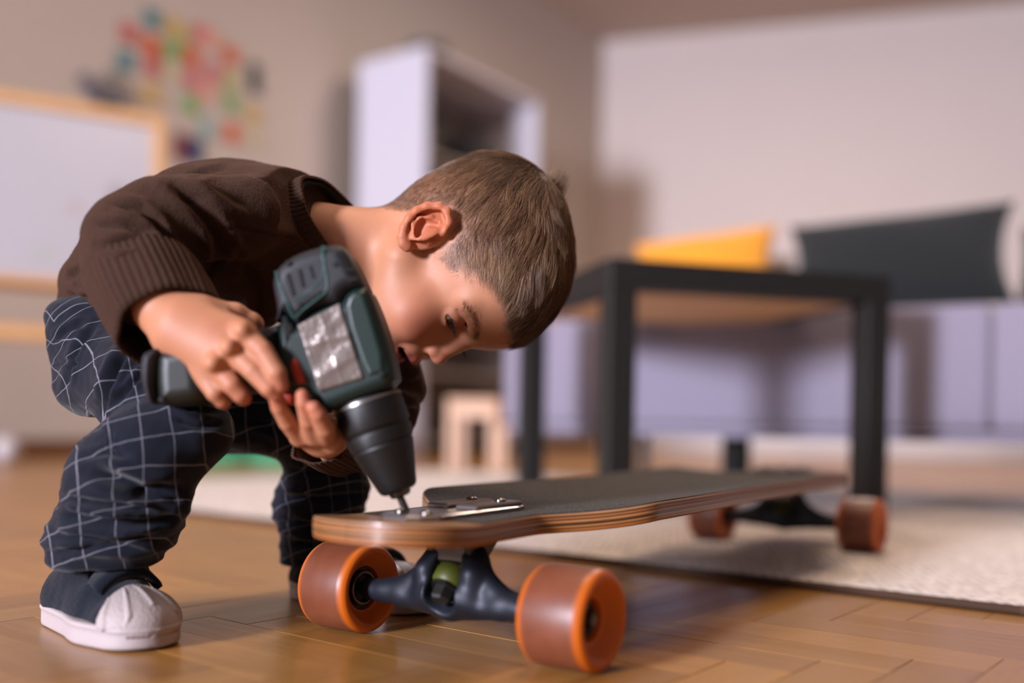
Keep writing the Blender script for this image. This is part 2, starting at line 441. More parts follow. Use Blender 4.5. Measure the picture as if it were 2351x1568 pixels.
# sofa
s0 = np.array([-.027, 2.48]); sd = np.array([.876, -.482]); sn = np.array([.482, .876])
def fabric(name, col, var=.08, sc=900):
    t = NT(name); c = lin(col); d = tuple(x * (1 - var * 2) for x in c[:3]) + (1,)
    t.base(t.mix(t.noise(sc, 2), d, c)); t.b.inputs['Roughness'].default_value = .95; t.b.inputs['Sheen Weight'].default_value = .25
    t.bump(t.noise(sc, 2), .35, .0006); return t.m
sofam = fabric('sofa_lavender_grey', '#878191'); SL = 2.25
so = empty('sofa', (*(s0 + sd * SL / 2 + sn * .43), 0), label='long lavender-grey sofa bench on thin dark legs behind the side table', cat='sofa')
ax = [np.append(sd, 0), np.append(sn, 0), np.array([0, 0, 1.])]
c = s0 + sd * SL / 2 + sn * .43
MB().box((*c, .157), (SL - .02, .84, .024), ax, .004).build('seat_base', sofam, so, True)
def pillow(name, c, ax, sx, sy, t, m, parent, power=.45, n=28, pinch=.11, sag=0):
    V = []; Fc = []
    for side in (1, -1):
        for i in range(n + 1):
            for j in range(n + 1):
                u, v = -1 + 2 * i / n, -1 + 2 * j / n
                e = max(0, (1 - u * u) * (1 - v * v)) ** power
                k = 1 - pinch * (1 - abs(v) ** 2) * (abs(u) ** 3); l = 1 - pinch * (1 - abs(u) ** 2) * (abs(v) ** 3)
                w = side * e * t / 2 * (1 + .05 * math.sin(5 * u + 3 * v))
                V.append(np.array(c) + (u * k * sx / 2) * ax[0] + (v * l * sy / 2) * ax[1] + w * ax[2])
    N = (n + 1) ** 2
    for s_ in (0, 1):
        for i in range(n):
            for j in range(n):
                a = s_ * N + i * (n + 1) + j; q = (a, a + n + 1, a + n + 2, a + 1); Fc.append(q if s_ == 0 else q[::-1])
    return mesh(name, V, Fc, m, parent)
for k, (u0, u1) in enumerate(((0, 1.10), (1.101, SL))):
    cc = s0 + sd * (u0 + u1) / 2 + sn * .43
    b = MB().box((*cc, .2955), (u1 - u0, .86, .251), ax, .012); o = b.build('seat_cushion', sofam, so, True)
    md = o.modifiers.new('r', 'BEVEL'); md.width = .004; md.segments = 2
legm = mat('dark_metal_leg', '#1F1C1A', .5)
for u in (.36, SL - .1):
    for v in (.05, .78):
        c = s0 + sd * u + sn * v; z0 = RUGZ if v < .5 else .0005
        MB().tube([(*c, z0), (*c, .148)], .012, 12).build('leg', legm, so, True)
legw = mat('pale_leg', '#B9AFA8', .5)

def stand_pillow(name, pl, pr, Y, h, th, m, lean, label, lift=0.0, yaw=None, power=.45):
    L = at(pl[0], pl[1], Y[0]); R_ = at(pr[0], pr[1], Y[1]); d = R_ - L; d[2] = 0; wd = np.linalg.norm(d); d /= wd
    nn = np.array([-d[1], d[0], 0]); up = np.array([0, 0, math.cos(lean)]) + nn * math.sin(lean); nrm = np.cross(d, up)
    t = (pl[1] - pr[1]); roll = math.atan2(R_[2] - L[2], wd)
    c = (L + R_) / 2; c[2] = .428 + lift + h / 2 * math.cos(lean) + wd / 2 * abs(math.sin(roll))
    a0 = d * math.cos(roll) + up * math.sin(roll); a1 = up * math.cos(roll) - d * math.sin(roll)
    o = pillow(name, c, (a0, a1, nrm), wd, h, th, m, None, power); return tag(o, label, 'cushion')
stand_pillow('cushion', (1455, 592), (1788, 540), (2.86, 2.70), .30, .13, fabric('mustard_fabric', '#E3981F'), .45, 'mustard yellow cushion on the sofa behind the side table', .0)
stand_pillow('cushion', (1808, 560), (2335, 500), (2.52, 2.27), .27, .13, fabric('dark_green_fabric', '#0E1414'), .35, 'big dark green cushion propped up on the sofa', .005)
stand_pillow('cushion', (2338, 560), (2560, 550), (2.20, 2.10), .20, .10, fabric('brown_fabric', '#2E2826'), .3, 'dark brown cushion cut off by the right edge, beside the green one', .0)
stand_pillow('cushion', (1700, 600), (1870, 590), (2.93, 2.85), .26, .10, fabric('pale_grey_fabric', '#A9A3A2'), .25, 'small pale grey cushion between the yellow and the green cushions', .0)
c = at(1310, 736, 2.75); ax0 = [np.append(sd, 0), np.append(sn, 0), np.array([0, 0, 1.])]
th = empty('folded_throw', (c[0], c[1], .42), label='folded orange and red throw at the left end of the sofa', cat='blanket')
b = MB().box((c[0], c[1], .428), (.17, .16, .018), ax0, .007).build('lower_fold', fabric('red_throw', '#A8402A'), th, True)
b = MB().box((c[0] + .012, c[1], .447), (.15, .15, .018), ax0, .007).build('upper_fold', fabric('orange_throw', '#DE8436'), th, True)

# bookcase
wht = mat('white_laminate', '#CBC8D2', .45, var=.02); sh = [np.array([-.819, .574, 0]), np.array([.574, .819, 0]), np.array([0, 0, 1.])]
c0_ = np.array([-.45, 4.89]); SW, SLn, SH = .455, 1.0, 2.02
bk = empty('bookcase', (*(c0_ + sh[0][:2] * SW / 2 + sh[1][:2] * SLn / 2), 0), label='tall white bookcase against the left wall with a dark basket on a shelf', cat='bookcase')
def loc2(u, v): return c0_ + sh[0][:2] * u + sh[1][:2] * v
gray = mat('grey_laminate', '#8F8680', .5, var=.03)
for v in (.011, SLn - .011): MB().box((*loc2(SW / 2, v), SH / 2), (SW, .022, SH), sh, .001).build('side_panel', wht, bk)
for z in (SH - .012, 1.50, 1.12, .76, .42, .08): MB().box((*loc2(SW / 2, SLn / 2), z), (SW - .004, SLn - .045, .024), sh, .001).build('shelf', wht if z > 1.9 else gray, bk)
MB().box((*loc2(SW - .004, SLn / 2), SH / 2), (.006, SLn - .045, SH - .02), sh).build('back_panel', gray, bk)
# basket on the shelf
c = loc2(.21, .56); dk = mat('black_basket', '#14181A', .8, bump=.4, bscale=300)
bs = empty('basket', (*c, 1.512), label='black rounded basket on the bookcase shelf above the head', cat='basket')
prof = [(0, .001), (0, .25), (.05, .30), (.12, .30), (.17, .24), (.20, .14), (.208, .001)]
o = MB().lathe((*c, 1.5125), (0, 0, 1), [(h, r * .66) for h, r in prof], 40).build('basket_body', dk, bs, True)
MB().tube([(c[0] + .2 * math.cos(a), c[1] + .2 * math.sin(a), 1.60) for a in np.linspace(0, 6.283, 30)], .008, 8, False).build('rim', dk, bs, True)
c = loc2(.1, .12); bo = empty('bowl', (*c, 2.022), label='small grey bowl on top of the white bookcase', cat='bowl')
gm = mat('grey_bowl', '#5E5A55', .6)
MB().lathe((*c, 2.0225), (0, 0, 1), [(0, .001), (0, .05), (.012, .08), (.042, .105), (.05, .106), (.05, .1), (.04, .094), (.014, .07), (.008, .001)], 36).build('bowl_body', gm, bo, True)
MB().lathe((*c, 2.0225), (0, 0, 1), [(.0, .045), (-.0, .055), (.004, .055), (.004, .045)], 30, True).build('foot_ring', gm, bo, True)

# sticky notes on the left wall
def on_wall(px, py, off=.002):
    d = ray(px, py); o = EYE; A = np.append(WA + WN * off, 0); n = np.append(WN, 0)
    t = ((A - o) @ n) / (d @ n); return o + d * t
wx = np.append(WD, 0)
def note(name, px, py, col, w, h, rot, curl, **kw):
    p = on_wall(px, py); k = 5; V = []; Fc = []
    for i in range(k + 1):
        for j in (0, 1):
            v = .5 - i / k; q = np.array([(j - .5) * w, v * h]); c, s_ = math.cos(rot), math.sin(rot)
            q = np.array([q[0] * c - q[1] * s_, q[0] * s_ + q[1] * c]); e = .0008 + kw.get('lift', 0) + curl * (i / k) ** 2
            V += [p + wx * q[0] + np.array([0, 0, 1]) * q[1] + np.append(WN, 0) * e, p + wx * q[0] + np.array([0, 0, 1]) * q[1] + np.append(WN, 0) * (e - .0006)]
    for i in range(k):
        a = i * 4; Fc += [(a, a + 4, a + 6, a + 2), (a + 1, a + 3, a + 7, a + 5), (a, a + 1, a + 5, a + 4), (a + 2, a + 6, a + 7, a + 3)]
    Fc += [(0, 2, 3, 1), (k * 4, k * 4 + 1, k * 4 + 3, k * 4 + 2)]
    return tag(mesh(name, V, Fc, col, smooth=False), cat='paper note', group=kw.get('group', 'sticky notes on the left wall'), label=kw['label'])
pm = {k: mat('paper_' + k, v, .85, var=.05) for k, v in dict(teal='#3E8088', red='#C0605C', orange='#D4580C', yellow='#C9A860', lime='#B4B070', green='#7CA860', pink='#CC7078', peach='#E0A08A', cream='#C9BF9C', pale='#8FB0AC', dark='#2E4038', navy='#16406A', wine='#7C3A34', slate='#5A5C72', grey='#827C78').items()}
NS = [(740, 170, 'teal', 'teal note at the very top of the wall notes'), (500, 550, 'teal', 'teal note at the left end of the wall notes, above the easel corner'), (530, 300, 'red', 'red-pink note at the upper left, above the left teal note'),
 (735, 410, 'orange', 'orange note right under the topmost teal note'), (930, 245, 'yellow', 'pale yellow note to the right of the topmost teal note'), (1015, 300, 'lime', 'pale lime note just right of the upper yellow note'),
 (920, 450, 'green', 'green note between the two upper left orange notes'), (740, 600, 'red', 'red-pink note below the upper left orange note'), (735, 840, 'yellow', 'dull yellow note alone above the easel corner'),
 (910, 640, 'cream', 'pale cream note below the upper green note'), (1175, 305, 'pink', 'pink note above the middle orange note'), (1270, 350, 'peach', 'peach note at the top, right of the upper pink note'),
 (1100, 515, 'orange', 'orange note in the middle of the wall notes'), (1445, 500, 'orange', 'orange note at the upper right of the wall notes'), (1290, 650, 'pink', 'pink note between and below the middle and right orange notes'),
 (1100, 720, 'pink', 'pink note directly under the middle orange note'), (1230, 820, 'peach', 'peach note under the two lower pink notes'), (1440, 730, 'lime', 'pale yellow-green note under the upper right orange note'),
 (1080, 940, 'green', 'bright green note low in the middle, above the dark picture card'), (1450, 930, 'green', 'bright green note above the lowest orange note'), (1650, 1030, 'yellow', 'dull yellow note under the dark green card'),
 (1235, 1150, 'pale', 'pale blue note beside the navy card'), (1460, 1195, 'orange', 'lowest orange note of the wall notes'), (1655, 1230, 'cream', 'faint cream note at the lower right corner of the notes')]
for x, y, c, lb in NS: note('sticky_note', 160 + x / 3.92, y / 3.92, pm[c], .082, .082, random.uniform(-.12, .12), random.uniform(.003, .012), label=lb)
note('picture_card', 584, 181, pm['dark'], .07, .145, .03, .004, label='tall dark green card at the right end of the wall notes', group='dark picture cards on the left wall')
note('picture_card', 415, 338, pm['wine'], .085, .13, 0, .004, label='dark red card just right of the easel post', group='dark picture cards on the left wall')
note('picture_card', 447, 345, pm['navy'], .085, .12, .05, .004, label='navy blue card right of the dark red card', group='dark picture cards on the left wall')
for x, y, c, r, w_, h_, lb in ((170, 790, 'slate', .7, .05, .11, 'slate paper strip furthest left above the easel frame'), (250, 880, 'slate', .7, .05, .12, 'slate-blue paper strip touching the easel top rail'), (370, 740, 'grey', -.5, .07, .09, 'upper grey scrap above the easel frame'), (440, 830, 'grey', .4, .06, .10, 'grey scrap right of the upper grey scrap'), (412, 935, 'navy', .2, .045, .05, 'small navy scrap low above the easel rail'), (330, 830, 'grey', .9, .05, .07, 'grey scrap between the slate strips and the grey scraps')):
    note('paper_scrap', 160 + x / 3.92, y / 3.92, pm[c], w_, h_, r, .002, label=lb, lift=.003 * (len(lb) % 7), group='paper scraps above the easel')

# easel
ewood = mat('easel_pine', '#CC9C66', .55, var=.12, vscale=15)
er = NT('easel_whiteboard'); base = lin('#AEACB2')
gc = er.coord('Generated'); sg = er.n('ShaderNodeSeparateXYZ'); er.l(gc, sg.inputs[0])
col = base
def blob(col, cx, cz, rx, rz, c, amt):
    a = er.math('DIVIDE', er.math('SUBTRACT', sg.outputs[0], cx), rx); b_ = er.math('DIVIDE', er.math('SUBTRACT', sg.outputs[2], cz), rz)
    d = er.math('SQRT', er.math('ADD', er.math('MULTIPLY', a, a), er.math('MULTIPLY', b_, b_)))
    d = er.math('ADD', d, er.math('MULTIPLY_ADD', er.noise(40, 3), .9, -.45))
    m_ = er.math('MULTIPLY', er.math('SUBTRACT', 1.25, d, clamp=True), amt, clamp=True); return er.mix(m_, col, lin(c))
col = blob(col, .80, .50, .05, .10, '#7A6A66', .6); col = blob(col, .62, .42, .045, .05, '#A8877C', .4); col = blob(col, .735, .30, .04, .09, '#93AE7C', .5); col = blob(col, .5, .14, .05, .06, '#9AA88A', .3)
er.base(col); er.b.inputs['Roughness'].default_value = .3
eR, eL = at(372, 285, 3.08), at(0, 228, 2.86); ed = eR - eL; ed[2] = 0; ed /= np.linalg.norm(ed); en = np.array([-ed[1], ed[0], 0])
ER = np.array([eR[0], eR[1], 0]); EW = .62
es = empty('easel', tuple(ER - ed * EW / 2), label='wooden children\'s easel with a whiteboard at the left edge', cat='easel')
ax = [ed, en, np.array([0, 0, 1.])]
tilt = .07
axt = [ed, en * math.cos(0) , np.array([0, 0, 1.])]
def ep(u, z, off=0): return ER - ed * u + en * (off + (z - .55) * .12) + np.array([0, 0, z])
axl = [ed, np.cross([0, 0, 1.], ed), np.array([0, 0, 1.])]
up = en * .12 + np.array([0, 0, 1.]); up /= np.linalg.norm(up); axl = [ed, np.cross(up, ed), up]
bd_ = MB().box(ep(EW / 2, .835), (EW - .03, .008, .545), axl).build('whiteboard', er.m, es)
for u in (0, EW): MB().box(ep(u, .56), (.035, .028, 1.12), axl, .003).build('front_leg', ewood, es)
for u in (0, EW):
    a, c = ep(u, 1.10, .02), ep(u, 0, .42); d = a - c; L = np.linalg.norm(d); d /= L; MB().box((a + c) / 2 + d * .01, (.03, .024, L - .01), [ed, np.cross(d, ed), d], .003).build('rear_leg', ewood, es)
MB().box(ep(EW / 2, 1.098, -.003), (EW + .035, .03, .035), axl, .003).build('top_rail', ewood, es)
MB().box(ep(EW / 2, .548, -.035), (EW + .035, .085, .022), axl, .003).build('ledge', ewood, es)
MB().box(ep(EW / 2, .405, -.003), (EW + .03, .03, .04), axl, .003).build('lower_rail', ewood, es)

# stool, green box, ball
stm = mat('pale_birch', '#CFA888', .5, var=.08)
c = np.array([-.118, 3.46]); ax = [np.array([.98, -.2, 0]), np.array([.2, .98, 0]), np.array([0, 0, 1.])]
ax[0] /= np.linalg.norm(ax[0]); ax[1] /= np.linalg.norm(ax[1])
st = empty('stool', (*c, 0), label='small pale birch children\'s stool beyond the rug', cat='stool')
MB().box((*c, .243), (.18, .18, .016), ax, .004).build('seat', stm, st)
for k in (-1, 1): MB().box((*(c + ax[1][:2] * k * .075), .210), (.14, .014, .048), ax, .002).build('apron', stm, st)
for i in (-1, 1):
    for j in (-1, 1): MB().box((*(c + ax[0][:2] * i * .074 + ax[1][:2] * j * .074), .1180), (.028, .028, .234), ax, .003).build('leg', stm, st)
gp = mat('green_plastic', '#0C8F5E', .4)
c = at(600, 1040, 3.95)[:2]; gx = [np.array([.97, -.24, 0]), np.array([.24, .97, 0]), np.array([0, 0, 1.])]
gb = empty('storage_box', (*c, 0), label='bright green plastic storage box on the floor beyond the legs', cat='box')
b = MB(); W_, D_, H_ = .46, .30, .24
for z0, z1, k in ((0, H_, 1),):
    o4 = [(-1, -1), (1, -1), (1, 1), (-1, 1)]; V = []
    for zz, f, wl in ((.001, .88, 0), (H_, 1, 0), (H_, 1, .006), (.006, .88, .006)):
        for sx_, sy_ in o4: V.append(np.append(c, 0) + gx[0] * sx_ * (W_ / 2 * f - wl) + gx[1] * sy_ * (D_ / 2 * f - wl) + np.array([0, 0, zz]))
    Fc = [(3, 2, 1, 0)] + [(L + i, L + (i + 1) % 4, L + 4 + (i + 1) % 4, L + 4 + i) for L in (0, 4, 8) for i in range(4)] + [(12, 13, 14, 15)]
    b.add(V, Fc)
b.build('box_body', gp, gb, bevel=.004)
MB().box((*c, H_ + .006), (W_ + .02, D_ + .02, .012), gx, .004).build('lid', gp, gb)
c = at(14, 1045, 3.5); tag(MB().lathe((c[0], c[1], .0455), (0, 0, 1), [(-.045 * math.cos(a), .045 * math.sin(a)) for a in np.linspace(0, math.pi, 24)], 32).build('ball', mat('white_ball', '#C9BFC0', .4), None, True), 'small white ball on the floor at the left edge', 'ball')

# ------------------------------------------------------------ longboard
def u01(x, a, b): t = min(1, max(0, (x - a) / (b - a))); return t * t * (3 - 2 * t)
BO = np.array([-.042, .737]); BA = math.atan2(.829, .559); WBASE = .74
board = empty('longboard', (*BO, 0), label='drop-through longboard with black grip tape and four orange wheels', cat='skateboard')
board.rotation_euler = Matrix.Rotation(BA, 3, 'Z').to_euler() if False else (Matrix.Rotation(BA, 3, 'Z') @ Matrix.Rotation(-math.atan(RUGZ / WBASE), 3, 'Y')).to_euler()
DECK_A, DECK_B = -.112, WBASE + .110
def dw(u):
    m = WBASE / 2; s = u if u < m else WBASE - u       # mirrored outline
    wn_ = .0580 - .0045 * u01(s, -.06, .02)
    wide = .112 - .008 * u01(s, .18, m)
    w_ = wn_ + (wide - wn_) * u01(s, .03, .112)
    e = (s - DECK_A) / .052
    if e < 1: w_ *= max(0, 1 - (1 - max(e, 0)) ** 2.6) ** (1 / 2.2)
    return max(w_, .0004)
def dz(u, v):
    s = u if u < WBASE / 2 else WBASE - u
    return .0985 + .0078 * (abs(v) / .11) ** 2 * u01(s, .02, .12) + .004 * u01(-s, .04, .11)
DT = .0142
us = sorted(set(round(float(x), 5) for x in list(DECK_A + .052 * np.linspace(0, 1, 40) ** 2.6) + list(np.linspace(DECK_A + .052, DECK_B - .052, 120)) + list(DECK_B - .052 * np.linspace(0, 1, 40) ** 2.6)))
NV, NE = 24, 12; V = []; PL = []; Fc = []
for u in us:
    w_ = dw(u); loop = []
    for i in range(NV + 1):
        v = -1 + 2 * i / NV; loop.append((v * (w_ - .0008), 0, 0))
    for k in range(1, NE): loop.append((w_ + .0006 * math.sin(math.pi * k / NE), k / NE, 1))
    for i in range(NV + 1):
        v = 1 - 2 * i / NV; loop.append((v * (w_ - .0008), 1, 0))
    for k in range(1, NE): loop.append((-w_ - .0006 * math.sin(math.pi * k / NE), 1 - k / NE, 1))
    for v, d, e in loop: V.append((u, -v, dz(u, v) - d * DT)); PL.append(d)
n = len(loop)
for i in range(len(us) - 1):
    for k in range(n): a, c = i * n + k, i * n + (k + 1) % n; Fc.append((a, c, c + n, a + n))
for b0_ in (0, (len(us) - 1) * n):
    for k in range(n // 2 - 1): Fc.append((b0_ + k, b0_ + k + 1, b0_ + n - 1 - k - NE // 2 * 0 - 1, b0_ + (n - 1 - k)) if False else (b0_ + (k - NE // 2 + 1) % n, b0_ + (k - NE // 2 + 2) % n, b0_ + (n - NE // 2 - 1 - k) % n, b0_ + (n - NE // 2 - k) % n))
t = NT('deck_plies'); ply = t.n('ShaderNodeAttribute', attribute_name='ply').outputs['Fac']
mp = t.n('ShaderNodeMapping'); mp.inputs['Scale'].default_value = (12, 40, 500); t.l(t.coord(), mp.inputs[0]); gr = t.noise(1, 4, mp.outputs[0])
cr = t.n('ShaderNodeValToRGB'); t.l(ply, cr.inputs[0]); cr.color_ramp.interpolation = 'CONSTANT'
st_ = [(0, '#A87C52'), (.10, '#4E2A12'), (.18, '#9E6A3E'), (.28, '#5E3216'), (.36, '#B88450'), (.46, '#7A4420'), (.52, '#141E12'), (.63, '#A87444'), (.74, '#5A2E14'), (.81, '#A8662F'), (.95, '#4E2A14')]
e = cr.color_ramp.elements
e[0].position = 0; e[0].color = lin(st_[0][1]); e[1].position = st_[-1][0]; e[1].color = lin(st_[-1][1])
for p, c in st_[1:-1]: k = e.new(p); k.color = lin(c)
t.base(t.mix(t.math('MULTIPLY', gr, .55), cr.outputs[0], lin('#5A3014'))); t.b.inputs['Roughness'].default_value = .42; t.b.inputs['Coat Weight'].default_value = .15
deck = mesh('deck', V, Fc, t.m, board, True, {'ply': np.array(PL)}, local=True)
import bmesh
def sharp(o, ang=.6):
    bm = bmesh.new(); bm.from_mesh(o.data)
    for e in bm.edges:
        if len(e.link_faces) == 2: e.smooth = e.calc_face_angle(0) < ang
    bm.to_mesh(o.data); bm.free()
sharp(deck)
g = NT('grip_tape'); nz = g.n('ShaderNodeTexVoronoi', i_Scale=1400.0); g.l(g.coord(), nz.inputs['Vector'])
spk = g.math('GREATER_THAN', g.n('ShaderNodeSeparateColor').outputs[0], .5)
sc_ = g.n('ShaderNodeSeparateColor'); g.l(nz.outputs['Color'], sc_.inputs[0]); s1_ = g.math('GREATER_THAN', sc_.outputs[0], .93)
g.base(g.mix(g.math('MULTIPLY', s1_, .55), lin('#24221F'), lin('#8C8884'))); g.b.inputs['Roughness'].default_value = .75
g.bump(nz.outputs['Distance'], .6, .0006)
V = []; Fc = []; gu = [u for u in us if -.045 <= u <= WBASE + .045]
for u in gu:
    w_ = dw(u) - .0022
    for z in (0, 1):
        for i in range(NV + 1): v = (-1 + 2 * i / NV) * w_; V.append((u, -v, dz(u, v) + (.0008 if z else .0001)))
m_ = NV + 1; n = 2 * m_
for i in range(len(gu) - 1):
    for k in range(NV):
        a = i * n + k; Fc.append((a + m_, a + m_ + 1, a + m_ + 1 + n, a + m_ + n)); Fc.append((a, a + n, a + n + 1, a + 1))
    a = i * n; Fc.append((a, a + m_, a + m_ + n, a + n)); a += NV; Fc.append((a, a + n, a + n + m_, a + m_))
mesh('grip_tape', V, Fc, g.m, board, True, local=True); sharp(bpy.data.objects['grip_tape'])

# urethane wheels
wt = NT('orange_urethane'); at_ = wt.n('ShaderNodeAttribute', attribute_name='tread').outputs['Fac']
dust = wt.mix(wt.noise(60, 4), lin('#5E2E1C'), lin('#7C462C'))
wt.base(wt.mix(at_, lin('#C2600E'), dust)); wt.b.inputs['Roughness'].default_value = .42
wt.b.inputs['Subsurface Weight'].default_value = .35; wt.b.inputs['Subsurface Radius'].default_value = (1, .35, .1); wt.b.inputs['Subsurface Scale'].default_value = .006
dkm = mat('bearing_black', '#15130F', .5); stl = mat('axle_steel', '#6A6460', .3, 1); trk = mat('truck_slate_metal', '#1C2029', .5, .4, var=.08, bump=.05, bscale=80)
WR, W0, W1 = .035, .0775, .1285
def wheel(u, sgn):
    prof = [(0, .0105), (0, .0125), (-.004, .0135), (-.0045, .0175), (-.0085, .0195), (-.0085, .022), (-.0015, .0268), (0, .0285), (.0005, .0315), (.003, .034), (.0075, .035),
            (.0435, .035), (.048, .034), (.0505, .0315), (.051, .0285), (.0495, .0265), (.041, .0215), (.041, .0185), (.037, .0165), (.036, .0118), (.036, .0105)]
    prof = [(h if h >= 0 else -h * 1.0 + 0, r) for h, r in prof]
    inner = [(.014, .0105), (.014, .0165), (.0095, .0175), (.0085, .0205), (.0015, .0262), (0, .0285), (.0005, .0315), (.003, .034), (.0075, .035)]
    outer = [(.0435, .035), (.048, .034), (.0505, .0315), (.051, .0285), (.0495, .0265), (.0405, .0205), (.040, .0150), (.036, .0140), (.035, .0105)]
    P = inner + outer
    o = MB().lathe((u, -sgn * W0, WR), (0, -sgn, 0), P, 64).build('wheel', wt.m, board, True, True)
    a = np.zeros(len(o.data.vertices), np.float32)
    for i, (h, r) in enumerate(P):
        a[i * 64:(i + 1) * 64] = 1.0 if r > .0343 else .0
    q = o.data.attributes.new('tread', 'FLOAT', 'POINT'); q.data.foreach_set('value', a); sharp(o, .9)
    b = MB().lathe((u, -sgn * (W0 + .013), WR), (0, -sgn, 0), [(0, .004), (0, .0165), (.004, .0165), (.004, .004)], 32, True)
    b.lathe((u, -sgn * (W0 + .033), WR), (0, -sgn, 0), [(0, .004), (0, .0135), (.003, .0135), (.003, .004)], 32, True); k = b.build('bearing', dkm, o, False, True)
    b = MB().lathe((u, -sgn * (W0 + .036), WR), (0, -sgn, 0), [(0, .0005), (0, .0068), (.006, .0068), (.0065, .005), (.0065, .0005)], 6)
    b.build('axle_nut', dkm, o, False, True)
    b = MB().lathe((u, -sgn * (W0 + .0085), WR), (0, -sgn, 0), [(0, .011), (0, .0138), (.0035, .0138), (.0035, .011)], 32, True); b.build('bearing_ring', stl, o, True, True)
def truck(u0, dr):
    f = Field((-.045, -.085, .018), (.035, .085, .092), .0012)
    f.path([((0, -.082, .035), .0085), ((0, -.045, .035), .0095), ((0, 0, .033), .0125), ((0, .045, .035), .0095), ((0, .082, .035), .0085)], .004)
    for s_ in (-1, 1):
        f.path([((0, s_ * .062, .037), .006), ((.002, s_ * .036, .046), .0065), ((.006, s_ * .018, .066), .0075), ((.012, 0, .074), .0085)], .008)
        f.path([((-.006, s_ * .021, .038), .007), ((-.004, s_ * .021, .056), .007), ((.008, s_ * .012, .07), .007)], .008)
    f.ell((-.004, 0, .04), (.016, .026, .013), .006)
    kd = np.array([-.66, 0, -.75])
    f.cone((-.004 - .66 * -.02, 0, .05 + .015), (-.034, 0, .022), .0135, .0135, .003, True)
    V, Q = f.surf(); V = relax(V, Q, 2)
    M = Matrix.Translation((u0, 0, 0)) @ Matrix.Rotation(0 if dr > 0 else math.pi, 4, 'Z')
    M3 = np.array(M.to_3x3()); tr = np.array(M.translation)
    h = mesh('truck_hanger', V @ M3.T + tr, Q, trk, board, True, local=True)
    def bl(name, mb, m, par, smooth=True, a=.6):
        mb.V = [tuple(M3 @ np.array(v) + tr) for v in mb.V]; o = mb.build(name, m, par, smooth, True); sharp(o, a); return o
    bl('axle', MB().lathe((0, -.1205, .035), (0, 1, 0), [(0, .0005), (0, .0038), (.241, .0038), (.241, .0005)], 16), stl, h)
    k0 = np.array([-.001, 0, .052])
    bl('bushing', MB().lathe(k0 + kd * -.006, kd, [(0, .004), (0, .0118), (.003, .0128), (.011, .0128), (.014, .0112), (.014, .004)], 32), mat('bushing_yellow_green', '#454A0C', .5), h)
    bl('kingpin_nut', MB().lathe(k0 + kd * .009, kd, [(0, .003), (0, .0118), (.002, .0122), (.002, .0082), (.010, .0082), (.012, .0064), (.012, .0005)], 6), dkm, h, False)
    b = MB()
    b.box((.006, 0, .0835), (.075, .05, .006), bev=.001)
    for s_ in (-1, 1):
        b.add([(.032, s_ * .022, .082), (-.012, s_ * .022, .082), (.004, s_ * .018, .060), (.014, s_ * .018, .060), (.032, s_ * .018, .082), (-.012, s_ * .018, .082), (.004, s_ * .014, .060), (.014, s_ * .014, .060)],
              [(0, 1, 2, 3), (7, 6, 5, 4), (0, 3, 7, 4), (3, 2, 6, 7), (2, 1, 5, 6), (1, 0, 4, 5)])
    b.box((.010, 0, .071), (.026, .034, .020), bev=.004)
    bl('truck_base', b, mat('truck_base_grey', '#5E5650', .35, .7), board, False)
    b = MB()
    L0, L1 = -.066, .060
    out = [(L0, -.010), (L0 + .006, -.018), (L0 + .02, -.024), (L1 - .012, -.027), (L1, -.024), (L1, .024), (L1 - .012, .027), (L0 + .02, .024), (L0 + .006, .018), (L0, .010)]
    nn = len(out); V = [(x, y, z) for z in (.0988, .1022) for x, y in out] + [(x * .985, y * .94, .1030) for x, y in out]
    b.add(V, [tuple(range(2 * nn, 3 * nn))] + [(i + L, (i + 1) % nn + L, (i + 1) % nn + nn + L, i + nn + L) for L in (0, nn) for i in range(nn)])
    b.box((.028, -.0135, .1045), (.060, .020, .004), bev=.0012); b.box((.028, .0135, .1045), (.060, .020, .004), bev=.0012)
    p = bl('mounting_plate', b, mat('plate_gunmetal', '#8C8480', .28, .85, bump=.05), board, False)
    for x in (-.045, .0, .042):
        for y in (-.0135, .0135):
            if x == 0: continue
            z = .103 if x < 0 else .1065
            bl('screw', MB().lathe((x, y * (1 if x > 0 else .85), z), (0, 0, 1), [(0, .0045), (.0012, .0043), (.0022, .003), (.0022, .0016), (.001, .0014), (.001, .0002)], 20), stl, p)
            bl('screw_nut', MB().lathe((x, y * (1 if x > 0 else .85), .0865), (0, 0, -1), [(0, .0045), (.0045, .0045), (.0055, .003), (.0055, .0003)], 6), dkm, p, False)
for u in (0, WBASE):
    for s_ in (1, -1): wheel(u, s_)
truck(0, 1); truck(WBASE, -1)

# ------------------------------------------------------------ cordless drill
DY = .712
dg = mat('drill_green', '#0B211D', .5, var=.06, vscale=40, bump=.15, bscale=1500, bdist=.0003)
dr_ = mat('drill_rubber', '#15161A', .6, var=.1, vscale=60, bump=.25, bscale=1800, bdist=.0003)
db = mat('drill_black', '#0A0908', .5, var=.1, bump=.1, bscale=1200, bdist=.0003); dteal = mat('drill_teal_edge', '#17463F', .4)
dor = mat('drill_orange', '#9C2A10', .4); ddark = mat('drill_slot_dark', '#050505', .8); dbat = mat('battery_dark_green', '#0E140C', .45)
drill = empty('cordless_drill', tuple(at(760, 830, DY)), label='dark green and black cordless drill held over the longboard, its bit on the truck plate', cat='drill')
def Z3(p): return [(320 + x / 2.904, 560 + y / 2.904) for x, y in p]
def chaikin(P, it=2):
    for _ in range(it):
        Q = []
        for i in range(len(P)):
            a, b = np.array(P[i]), np.array(P[(i + 1) % len(P)]); Q += [a * .75 + b * .25, a * .25 + b * .75]
        P = Q
    return [tuple(p) for p in P]
